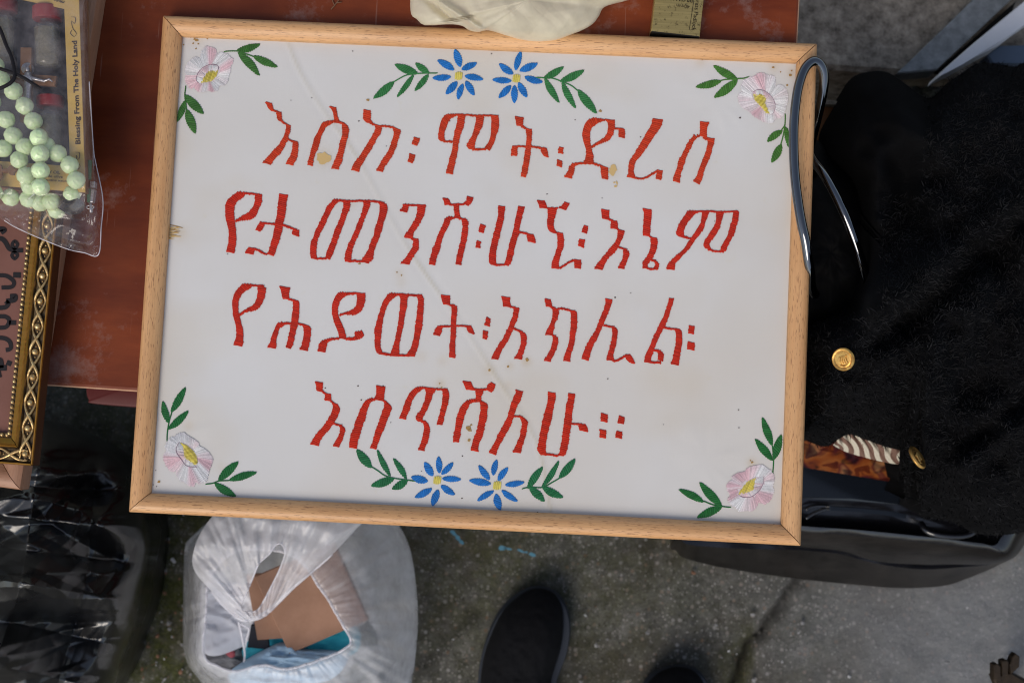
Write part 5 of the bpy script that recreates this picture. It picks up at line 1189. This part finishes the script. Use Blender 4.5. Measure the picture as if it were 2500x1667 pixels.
for k in range(1, nk + 1):
    q = k / nk; R = RO * (1 - q) + RMo * q + (4 * wr(k * .12, 1.0, 7)) * math.sin(math.pi * min(q, .9))
    z = .10 + .15 * math.sin(q * math.pi / 2) + .006 * wr(k * .08, 1, 9) * math.sin(math.pi * min(q + .15, 1)) + .007 * crumple(cw_[0] + R * np.cos(th), cw_[1] + R * np.sin(th), 90, 4, 4) * math.sin(math.pi * min(q + .1, 1)) + .0015 * wr(k * .3, 1, 22)
    rings.append(ringw(R, z))
rings.append(ringw(RMo * 1.01, .244 + 0 * th)); rings.append(ringw(RMo * 1.10, .20 + .006 * wr(3, 1, 8))); rings.append(ringw(RMo * 1.16, .14 + .006 * wr(4, 1, 8)))
V, F = loft(rings, True, False); mk('body', V, F, MT['milk'], wb)
# rolled hem round the mouth
V, F = tube(np.concatenate([rings[18], rings[18][:1]]), .0016, 7, False); mk('hem', V, F, MT['milk2'], wb)
# handle flap with its hand hole
FO = [(478, 1398), (470, 1360), (490, 1300), (540, 1240), (620, 1205), (800, 1200), (915, 1235), (870, 1290), (812, 1352), (754, 1402), (722, 1428), (698, 1450), (662, 1485), (640, 1502), (614, 1511), (593, 1512), (572, 1500), (540, 1472), (512, 1438)]
HO = [(683, 1326), (693, 1335), (696, 1350), (690, 1370), (680, 1395), (668, 1419), (656, 1443), (646, 1462), (629, 1488), (610, 1493), (592, 1491), (588, 1476), (596, 1458), (605, 1440), (613, 1420), (620, 1403), (632, 1376), (648, 1360), (659, 1350), (670, 1333)]
ch_ = (645, 1420); N2 = 260
th2, RF = star(FO, ch_, N2); _, RH = star(HO, ch_, N2); rs = []
nk = 26
for k in range(nk + 1):
    q = k / nk; R = RH * (1 - q) + RF * q; X = ch_[0] + R * np.cos(th2); Y = ch_[1] + R * np.sin(th2)
    ang = np.arctan2(X - 640, 1540 - Y)
    z = .262 + .030 * np.clip((1510 - Y) / 250, 0, 1) + .018 * np.exp(-((Y - 1330) / 90) ** 2) + .0035 * vn(ang * 12, Y / 200, 0, 41) + .0016 * vn(ang * 34, Y / 160, 0, 43) + .003 * crumple(X, Y, 70, 6, 4) - .010 * q ** 6
    rs.append(UA(X, Y, z))
V, F = loft(rs[::-1], False, False); mk('handle', V, F, MT['milk2'], wb)
V, F = tube(np.concatenate([rs[0], rs[0][:1]]), .0010, 6, False); hd = mk('handle_edge', V, F, MT['milk2'], wb)
fe = catmull(FO[8:], 120); V, F = tube([rs[-1][int(np.argmin(np.hypot(*(np.stack([ch_[0] + RF * np.cos(th2), ch_[1] + RF * np.sin(th2)], 1) - p).T)))] for p in fe[::2]], np.concatenate([np.linspace(.0010, .0032, 30), np.linspace(.0032, .0010, 30)]), 8, True); mk('hem', V, F, MT['milk2'], wb)
W1 = [(620, 1407), (706, 1596), (900, 1512), (815, 1322)]; W2 = [(600, 1400), (628, 1562), (712, 1556), (740, 1400)]
V, F = pxprism(W1, .222, .214, .0015); tag(mk('card_wallet', V, F, MT['kraft'], smooth=False), 'brown card wallet lying slanted on top inside the white carrier bag', 'wallet')
V, F = pxprism(W2, .2125, .204, .0015); tag(mk('card_wallet', V, F, MT['kraft'], smooth=False), 'brown card wallet tucked beneath the slanted one in the white carrier bag', 'wallet')
def pad(name, pts, z, h, mat, label, cat, amp=.003, seed=1, sc=40):
    P = np.array(pts, float); c_ = tuple(P.mean(0))
    V, F = mound(pts, c_, lambda x, y, s, t: z + h * np.sqrt(np.clip(1 - s ** 4, 0, 1)) + amp * ridged(x / sc, y / sc * 2.2, seed, 3), 18, 72, (z - .02, .97))
    tag(mk(name, V, F, mat), label, cat)
pad('face_mask', [(560, 1640), (600, 1610), (645, 1585), (690, 1568), (740, 1585), (835, 1590), (850, 1610), (800, 1660), (650, 1680), (570, 1670)], .208, .014, MT['bluecloth'], 'pale blue pleated fabric spilling over the mouth of the white carrier bag', 'mask', .004, 3, 45)
pad('cloth', [(600, 1560), (640, 1545), (700, 1540), (780, 1530), (860, 1530), (880, 1560), (850, 1600), (700, 1600), (600, 1610)], .194, .010, MT['teal'], 'turquoise fabric below the brown card wallets in the white carrier bag', 'cloth', .003, 5, 40)
pad('paper_sheet', [(495, 1400), (560, 1420), (625, 1440), (632, 1550), (600, 1575), (497, 1590)], .198, .004, MT['paper'], 'crumpled white paper filling one side of the white carrier bag', 'paper', .003, 7, 60)
pad('paper_wrapper', [(500, 1585), (560, 1570), (600, 1590), (610, 1640), (560, 1665), (490, 1640)], .182, .006, m_rough('grey foil', (.16, .16, .17), (.34, .34, .35), 24, .001, .4), 'grey and red crumpled wrapper low inside the white carrier bag', 'wrapper', .004, 9, 40)
pad('paper_scrap', [(550, 1578), (566, 1582), (576, 1596), (566, 1606), (552, 1596)], .190, .004, simple('pink red scrap', (.45, .10, .12), .6), 'small pink red scrap on the grey wrapper', 'scrap', .001, 2, 20)
V, F = pxprism([(613, 1524), (650, 1528), (660, 1585), (603, 1580)], .207, .18, .001); tag(mk('plastic_case', V, F, MT['navy'], smooth=False), 'small black plastic case beside the card wallets in the white bag', 'case')
for (x0, y0, x1, y1) in ((584, 1520, 598, 1612), (608, 1530, 598, 1580), (586, 1520, 614, 1532)):
    pass
V, F, fm = merge([tube(catmull([U(x, y, z) for x, y, z in ((582, 1516, .245), (590, 1550, .24), (597, 1590, .232), (596, 1614, .22))], 30), .0014, 7), tube(catmull([U(x, y, z) for x, y, z in ((588, 1522, .245), (602, 1530, .243), (608, 1536, .24), (602, 1560, .236), (599, 1580, .232))], 30), .0013, 7)])
mk('tie', V, F, MT['milk2'], wb)

# shoes
def shoe(up, so, cen, label, hi):
    s_ = thing('shoe', label, 'shoe', (*U(*cen, 0)[:2], 0), 'pair of dark shoes')
    O = np.array([U(x, y, .012) for x, y in catmull(so, 90, True)]); c_ = O.mean(0); r = []
    for k, z in ((.96, -.006), (1.0, .004), (1.0, .020), (.97, .027)):
        q = O.copy(); q[:, :2] = c_[:2] + (O[:, :2] - c_[:2]) * k; q[:, 2] = z; r.append(q)
    V, F = loft(r); mk('sole', V, F, MT['sole'], s_, sharp=50)
    y0 = min(p[1] for p in up); y1 = max(p[1] for p in up)
    def zz_(x, y, s, t):
        q = np.clip((y - y0) / (y1 - y0), 0, 1); h = .030 + hi * q ** .7 + .006 * np.sin(q * 9) * (1 - s)
        op = np.exp(-((q - .80) / .13) ** 4) * np.clip(1.15 - s * 1.7, 0, 1)
        return .026 + h * (1 - s ** 3.2) ** .6 - op * .05 + .0008 * vn(x / 14, y / 14, 0, 3)
    V, F = mound(up, cen, zz_, 44, 120, (.018, .99)); mk('upper', V, F, MT['shoe'], s_)
up1 = [(1172, 1667), (1181, 1601), (1202, 1540), (1227, 1491), (1261, 1458), (1294, 1438), (1325, 1436), (1352, 1447), (1369, 1470), (1375, 1494), (1375, 1540), (1368, 1586), (1354, 1632), (1345, 1667), (1330, 1780), (1320, 1860), (1298, 1905), (1250, 1915), (1205, 1890), (1178, 1820), (1168, 1740)]
so1 = [(1166, 1667), (1175, 1600), (1196, 1535), (1222, 1486), (1258, 1452), (1294, 1433), (1328, 1432), (1360, 1445), (1382, 1475), (1391, 1510), (1391, 1548), (1384, 1590), (1368, 1634), (1357, 1670), (1342, 1780), (1330, 1865), (1303, 1913), (1250, 1922), (1200, 1897), (1171, 1825), (1161, 1740)]
shoe(up1, so1, (1275, 1650), 'black suede shoe with grey blue sole, whole front half showing on the ground', .055)
up2 = [(1563, 1710), (1572, 1682), (1588, 1658), (1610, 1640), (1646, 1627), (1680, 1630), (1705, 1645), (1718, 1668), (1728, 1720), (1726, 1800), (1700, 1900), (1690, 2050), (1660, 2108), (1612, 2108), (1577, 2060), (1562, 1900), (1556, 1790)]
so2 = [(x + (7 if x > 1645 else -7), y + (-4 if y < 1850 else 6)) for x, y in up2]
shoe(up2, so2, (1640, 1860), 'black suede shoe of which only the toe tip shows on the ground', .055)

# rusty bracket in the near corner
zb = .30
def q3(x, y): return 1600 + x / 2.613, 1220 + y / 2.613
br = []
for pts in ([(2158, 1050), (2180, 1042), (2204, 1060), (2206, 1150), (2160, 1150)], [(2212, 1026), (2240, 1018), (2256, 1030), (2250, 1120), (2212, 1125)], [(2262, 1050), (2280, 1000), (2300, 978), (2326, 1000), (2322, 1064), (2270, 1112)]):
    br.append(pxprism([q3(*p) for p in pts], zb, zb - .012, .001))
br.append(pxprism([q3(*p) for p in [(2150, 1120), (2262, 1100), (2352, 1150), (2900, 1420), (2860, 1520), (2300, 1250), (2190, 1220)]], zb - .004, zb - .016, .002))
br.append(pxprism([q3(*p) for p in [(2830, 1400), (2910, 1420), (2900, 1520), (2820, 1500)]], zb - .0165, -.012))
V, F, fm = merge(br); tag(mk('bracket', V, F, MT['bracket'], smooth=False), 'rusty brown iron clamp with three prongs rising in the near corner', 'clamp')

# ------------------------------------------------------------------ right side: vinyl bag, case, handbag, coat
TB = thing('travel_bag', 'glossy black vinyl travel bag slumped on the ground below the black fleece coat', 'travel bag', (*U(2080, 1250, 0)[:2], -.006))
FAR = [(2530, 1250), (2520, 1100), (2300, 1040), (1980, 1040), (1720, 1080)]
def tr(bot, z, sc=1.0):
    P = catmull(bot + FAR, 260, True); c_ = P.mean(0); P = c_ + (P - c_) * sc; return UA(P[:, 0], P[:, 1], z)
r0_ = [(1640, 1310), (1652, 1345), (1678, 1364), (1780, 1388), (1945, 1412), (2100, 1428), (2200, 1435), (2300, 1430), (2366, 1410), (2440, 1378), (2490, 1345)]
r1_ = [(1650, 1290), (1662, 1316), (1690, 1330), (1800, 1338), (1944, 1342), (2040, 1350), (2100, 1365), (2174, 1381), (2250, 1388), (2330, 1385), (2430, 1374), (2478, 1340)]
r2_ = [(1660, 1262), (1672, 1285), (1700, 1300), (1800, 1312), (1944, 1324), (2040, 1332), (2100, 1344), (2174, 1362), (2250, 1370), (2330, 1368), (2400, 1362), (2460, 1330)]
r3_ = [(1640, 1262), (1652, 1288), (1700, 1304), (1800, 1318), (1960, 1335), (2060, 1346), (2136, 1369), (2250, 1377), (2330, 1377), (2404, 1377), (2462, 1364), (2492, 1322)]
r4_ = [(1660, 1230), (1672, 1252), (1720, 1268), (1800, 1280), (1960, 1297), (2100, 1308), (2250, 1323), (2330, 1332), (2404, 1340), (2458, 1350), (2480, 1310)]
r5_ = [(1670, 1222), (1684, 1242), (1730, 1257), (1800, 1268), (1960, 1284), (2100, 1294), (2250, 1309), (2330, 1318), (2395, 1326), (2430, 1330), (2455, 1300)]
r6_ = [(1680, 1205), (1694, 1225), (1740, 1240), (1800, 1250), (1960, 1264), (2100, 1274), (2250, 1288), (2330, 1296), (2390, 1300), (2420, 1302), (2440, 1280)]
n_ = lambda P, a, f, s: P + np.stack([0 * P[:, 0], 0 * P[:, 0], a * vn(P[:, 0] * f, P[:, 1] * f, 0, s)], 1)
rg_ = [tr(r0_, -.008), tr(r0_, .012), n_(tr(r1_, .085), .004, 30, 1), n_(tr(r1_, .100), .004, 30, 1), tr(r2_, .098), tr(r2_, .092), tr(r3_, .112), n_(tr(r3_, .125), .003, 25, 2), n_(tr(r4_, .215), .002, 25, 3), tr(r5_, .219), tr(r5_, .213), tr(r6_, .205), n_(tr(r6_, .204, .8), .004, 20, 5), n_(tr(r6_, .204, .4), .004, 20, 6)]
V, F = loft(rg_); n0 = 260
fm = [1 if (i // n0) in (0, 1, 2, 7) else 0 for i in range(len(F))]
mk('body', V, F, [MT['vinyl'], MT['dusty']], TB, fm=fm, sharp=70)
def q4(x, y): return 1900 + x / 3.563, 1000 + y / 3.563
V, F = tube(catmull([U(*q4(x, y), z) for x, y, z in ((1240, 985, .225), (1275, 1035, .232), (1340, 1072, .235), (1480, 1095, .236), (1620, 1092, .236), (1700, 1055, .236), (1722, 985, .236), (1700, 930, .23), (1660, 900, .22))], 80), .0040, 12); mk('handle', V, F, MT['vinyl'], TB)
V, F = tube(catmull([U(*q4(x, y), .228) for x, y in ((240, 870), (300, 840), (400, 835), (440, 850), (380, 870), (300, 905), (240, 945))], 50), .0022, 10); mk('buckle', V, F, MT['vinyl'], TB)
# flat glossy case with a colour print
CS = [(1880, 1040), (1890, 1214), (1962, 1216), (2080, 1222), (2196, 1233), (2230, 1090), (2180, 1045)]
cs = thing('flat_case', 'flat glossy dark case with a colour print on its lid, half under the coat', 'case', (*U(2050, 1140, .225)[:2], .224))
V, F = pxprism(CS, .262, .2245, .002); mk('shell', V, F, MT['casegl'], cs, smooth=False)
PR = [U(*q4(x, y), .2626) for x, y in ((-60, 470), (225, 503), (520, 550), (830, 602), (1060, 640), (1100, 560), (900, 380), (500, 200), (-60, 200))]
mk('print', PR, [tuple(range(9))[::-1]], MT['print'], cs, smooth=False)
V, F = pxprism([q4(x, y) for x, y in ((445, 838), (700, 852), (1000, 882), (1120, 905), (1110, 948), (900, 912), (700, 890), (445, 876))], .2415, .2255, .001); mk('lip', V, F, MT['casegl'], cs, smooth=False)
# wooden box edge seen between handle and ledge
V, F = pxprism([(1960, 248), (2050, 256), (2100, 262), (2100, 420), (1960, 420)], .34, -.012, .002); wx = tag(mk('wooden_crate', V, F, MT['orangewood'], smooth=False), 'corner of an orange wooden crate between the bag handle and the coat', 'crate')
V, F = pxprism([(1958, 240), (2050, 247), (2104, 254), (2104, 268), (2050, 257), (1958, 252)], .352, .3405, .001); mk('rim', V, F, MT['ledge'], parent=wx, smooth=False)
# handbag: soft body under the coat, two tubular handles
hb = thing('handbag', 'black handbag with two shiny tube handles, one hooked over the large frame', 'handbag', (*U(2040, 600, .3)[:2], .24))
V, F = mound([(1930, 330), (2010, 350), (2100, 420), (2160, 560), (2180, 720), (2130, 850), (2000, 880), (1900, 860), (1880, 600), (1890, 400)], (2030, 620), lambda x, y, s, t: .40 + .125 * np.sqrt(np.clip(1 - s ** 3, 0, 1)) + .003 * fbm(x / 40, y / 40, 0, 3), 30, 90, (.24, .9))
mk('body', V, F, MT['leather'], hb)
H1 = [(1990, 720, .585), (1981, 700, .597), (1979, 672, .612), (1974, 640, .622), (1967, 590, .630), (1957, 545, .633), (1948, 490, .634), (1941, 430, .634), (1938, 370, .634), (1938, 310, .634), (1943, 250, .634), (1951, 205, .634), (1965, 168, .633), (1985, 150, .631), (2003, 158, .628), (2012, 182, .622), (2010, 220, .612), (2001, 265, .598), (1990, 310, .58), (1980, 350, .555), (1975, 385, .53), (1985, 430, .50)]
V, F = tube(catmull([U(*p) for p in H1], 240), .0043, 18); mk('handle', V, F, MT['tube'], hb)
H2 = [(1972, 360, .55), (1985, 392, .572), (2010, 425, .586), (2035, 468, .592), (2060, 520, .593), (2084, 580, .588), (2104, 640, .578), (2120, 695, .564), (2130, 740, .548), (2136, 780, .525)]
V, F = tube(catmull([U(*p) for p in H2], 160), .0042, 18); mk('handle', V, F, MT['tube'], hb)

# coat
CO = [(1890, 330), (1960, 400), (1990, 372), (2004, 318), (2030, 272), (2048, 240), (2066, 205), (2090, 184), (2125, 175), (2155, 174), (2185, 186), (2215, 208), (2240, 227), (2265, 240), (2285, 232), (2310, 205), (2345, 182), (2375, 160), (2403, 153), (2440, 158), (2480, 163), (2520, 150), (2640, 170), (2720, 700), (2640, 1260), (2510, 1295), (2440, 1306), (2380, 1300), (2330, 1276), (2260, 1262), (2213, 1248), (2195, 1215), (2190, 1180), (2196, 1154), (2226, 1146), (2252, 1130), (2218, 1108), (2160, 1092), (2112, 1075), (2072, 1062), (2040, 1078), (2016, 1090), (1985, 1082), (1962, 1072), (1890, 1060)]
CC = (2270, 720)
def zco(x, y, s, t):
    g = lambda a, b, sx, sy: np.exp(-((x - a) / sx) ** 2 - ((y - b) / sy) ** 2)
    z = .33 + .30 * np.sqrt(np.clip(1 - s ** 3.2, 0, 1))
    z = z + .030 * g(2140, 330, 120, 120) - .060 * g(2205, 470, 50, 150) + .034 * fbm(x / 150, y / 150, 0, 51, 3) * np.clip((1 - s) * 6, 0, 1)
    f1 = (x - 2140) * .62 + (y - 760) * .78; z = z + .034 * np.exp(-(f1 / 38) ** 2) * np.clip((x - 2070) / 90, 0, 1) - .032 * np.exp(-((f1 - 62) / 32) ** 2) * np.clip((x - 2070) / 90, 0, 1)
    z = z - .020 * np.exp(-(((x - 2330) * .55 + (y - 1090) * .84) / 26) ** 2) + .020 * np.exp(-(((x - 2330) * .55 + (y - 1150) * .84) / 22) ** 2)
    z = z - .16 * np.clip(1.25 * np.exp(-((x - 2000) / 105) ** 4 - ((y - 610) / 190) ** 4), 0, 1)
    lim = .592 - .10 * np.clip((2010 - x) / 60, 0, 1)
    return np.minimum(z, np.maximum(lim, .592 + (x - 2010) * .0012))
V, F = mound(CO, CC, zco, 150, 460, (.16, .94), sfun=lambda s: s ** .9)
V = np.array(V); n0 = len(V)
# fleece: short curled fibres grown from the surface
ca = []
fib = 52000
nq = 1 + 150 * 460
idx = rng.integers(460 * 8, nq - 1, fib)
# even out by area: draw pixels uniformly, take the nearest ring/angle sample
fx = rng.uniform(1950, 2520, fib); fy = rng.uniform(150, 1310, fib)
thC, RC = star(CO, CC, 460); an = np.arctan2(fy - CC[1], fx - CC[0]); rr = np.hypot(fx - CC[0], fy - CC[1]) / np.interp(an, thC, RC, period=2 * math.pi)
knit = (fx < 2255) & (fy < 480) | (fx < 2150) & (fy < 760)
keep = (rr < 1.0) & ~knit; fx, fy, rr, an = fx[keep], fy[keep], rr[keep], an[keep]
edge = rng.random(2600) * 2 * math.pi - math.pi; ex = CC[0] + .995 * np.interp(edge, thC, RC, period=2 * math.pi) * np.cos(edge); ey = CC[1] + .995 * np.interp(edge, thC, RC, period=2 * math.pi) * np.sin(edge)
k2 = (ex > 1960) & ~((ex < 2260) & (ey < 400)); fx = np.concatenate([fx, ex[k2]]); fy = np.concatenate([fy, ey[k2]]); rr = np.concatenate([rr, np.full(k2.sum(), .995)])
base = UA(fx, fy, zco(fx, fy, rr, 0)); n = len(base)
dr = rng.standard_normal((n, 3)); dr[:, 2] = np.abs(dr[:, 2]) * .7 + .25; dr /= np.linalg.norm(dr, axis=1)[:, None]
ln = rng.uniform(.0018, .0042, n)[:, None]; sd = np.cross(dr, rng.standard_normal((n, 3))); sd /= np.linalg.norm(sd, axis=1)[:, None]; sd *= rng.uniform(.0003, .0006, n)[:, None]
cur = rng.standard_normal((n, 3)) * .0011
mid = base + dr * ln * .55 + cur; tip = base + dr * ln + cur * 2.2
fv = np.stack([base - sd - [0, 0, .001], base + sd - [0, 0, .001], mid + sd * .8, mid - sd * .8, tip], 1).reshape(-1, 3)
V = np.concatenate([V, fv]); F = list(F); fm = [0] * len(F)
F += [(n0 + 5 * i, n0 + 5 * i + 1, n0 + 5 * i + 2, n0 + 5 * i + 3) for i in range(n)] + [(n0 + 5 * i + 3, n0 + 5 * i + 2, n0 + 5 * i + 4) for i in range(n)]
fm += [1] * (2 * n)
ct = thing('fleece_coat', 'black fleece coat with gold buttons heaped over the bags beside the table', 'coat', (*U(2270, 720, .16)[:2], .16))
mk('body', V, F, [MT['fur'], m_rough('fleece fibre', (.003, .003, .0035), (.019, .019, .021), 60, 0, .95)], ct, fm=fm)
def button(px, py, z, rx, ry, rot, tilt, label=None):
    c_ = U(px, py, z); R = rx / FPX * (CAM_P[2] - z)
    pr_ = [(0, .0012), (.55, .0013), (.72, .0010), (.80, .0019), (.90, .0022), (1.0, .0014), (1.02, .0002), (.9, -.0012), (0, -.0014)]
    V = []; n = 36
    for (r, h) in pr_:
        for j in range(n):
            a = 2 * math.pi * j / n; V.append((R * r * math.cos(a), R * r * math.sin(a), h))
    F = [(k * n + j, k * n + (j + 1) % n, (k + 1) * n + (j + 1) % n, (k + 1) * n + j) for k in range(len(pr_) - 1) for j in range(n)]
    parts = [(V, F)]
    for k in range(5): parts.append(tube([(R * .5 * math.cos(a), R * .5 * math.sin(a) - R * .05, .0014) for a in np.linspace(-2.6 + k * .3, -.6 - k * .3, 8)], .0008, 6))
    for k in range(4): parts.append(tube([(R * (-.32 + .2 * k), -R * .35, .0014), (R * (-.2 + .15 * k), R * .1, .0018), (R * (-.25 + .2 * k), R * .3, .0014)], .0010, 6))
    for k in range(5): parts.append(sphere((R * (-.3 + .15 * k), R * .58 - R * .1 * abs(k - 2) * .5, .0012), R * .045, 6, 4))
    V, F, fm = merge(parts); M3 = np.array(Matrix.Rotation(rot, 3, 'Z') @ Matrix.Rotation(tilt, 3, 'Y'))
    mk('button', np.array(V) @ M3.T + c_, F, MT['gold'], ct, sharp=45)
def s_at(x, y):
    a = math.atan2(y - CC[1], x - CC[0]); return math.hypot(x - CC[0], y - CC[1]) / float(np.interp(a, thC, RC, period=2 * math.pi))
def z_at(x, y): return float(zco(np.array([float(x)]), np.array([float(y)]), np.array([s_at(x, y)]), 0)[0])
button(2059, 877, z_at(2059, 877) + .016, 28, 28, .30, -.62); button(2238, 1117, max(z_at(2238, 1117), z_at(2250, 1100)) + .014, 30, 30, .65, 1.0)
# striped lining showing under the hem
LN = [(2034, 1086), (2050, 1070), (2074, 1058), (2112, 1072), (2160, 1090), (2216, 1106), (2242, 1124), (2226, 1132), (2190, 1133), (2150, 1126), (2110, 1116), (2066, 1103)]
up_ = catmull([(2034, 1086), (2050, 1066), (2074, 1052), (2112, 1068), (2160, 1086), (2225, 1100), (2246, 1116)], 70); lo_ = catmull([(2034, 1087), (2066, 1103), (2110, 1116), (2150, 1126), (2190, 1133), (2222, 1134), (2246, 1128)], 70)
V, G, F = [], [], []
for i in range(70):
    for j in range(9):
        q = j / 8; p = up_[i] * (1 - q) + lo_[i] * q; z = .372 - .020 * q + .006 * math.sin(q * 3.1) + .002 * math.sin(i * .9)
        V.append(U(*p, z)); G.append((i / 69 * 8.2 + .25 * math.sin(q * 5 + i * .09), q * 4, 0))
F = [(i * 9 + j, i * 9 + j + 1, (i + 1) * 9 + j + 1, (i + 1) * 9 + j) for i in range(69) for j in range(8)]
mk('lining', V, F, MT['stripe'], ct, gc=G)
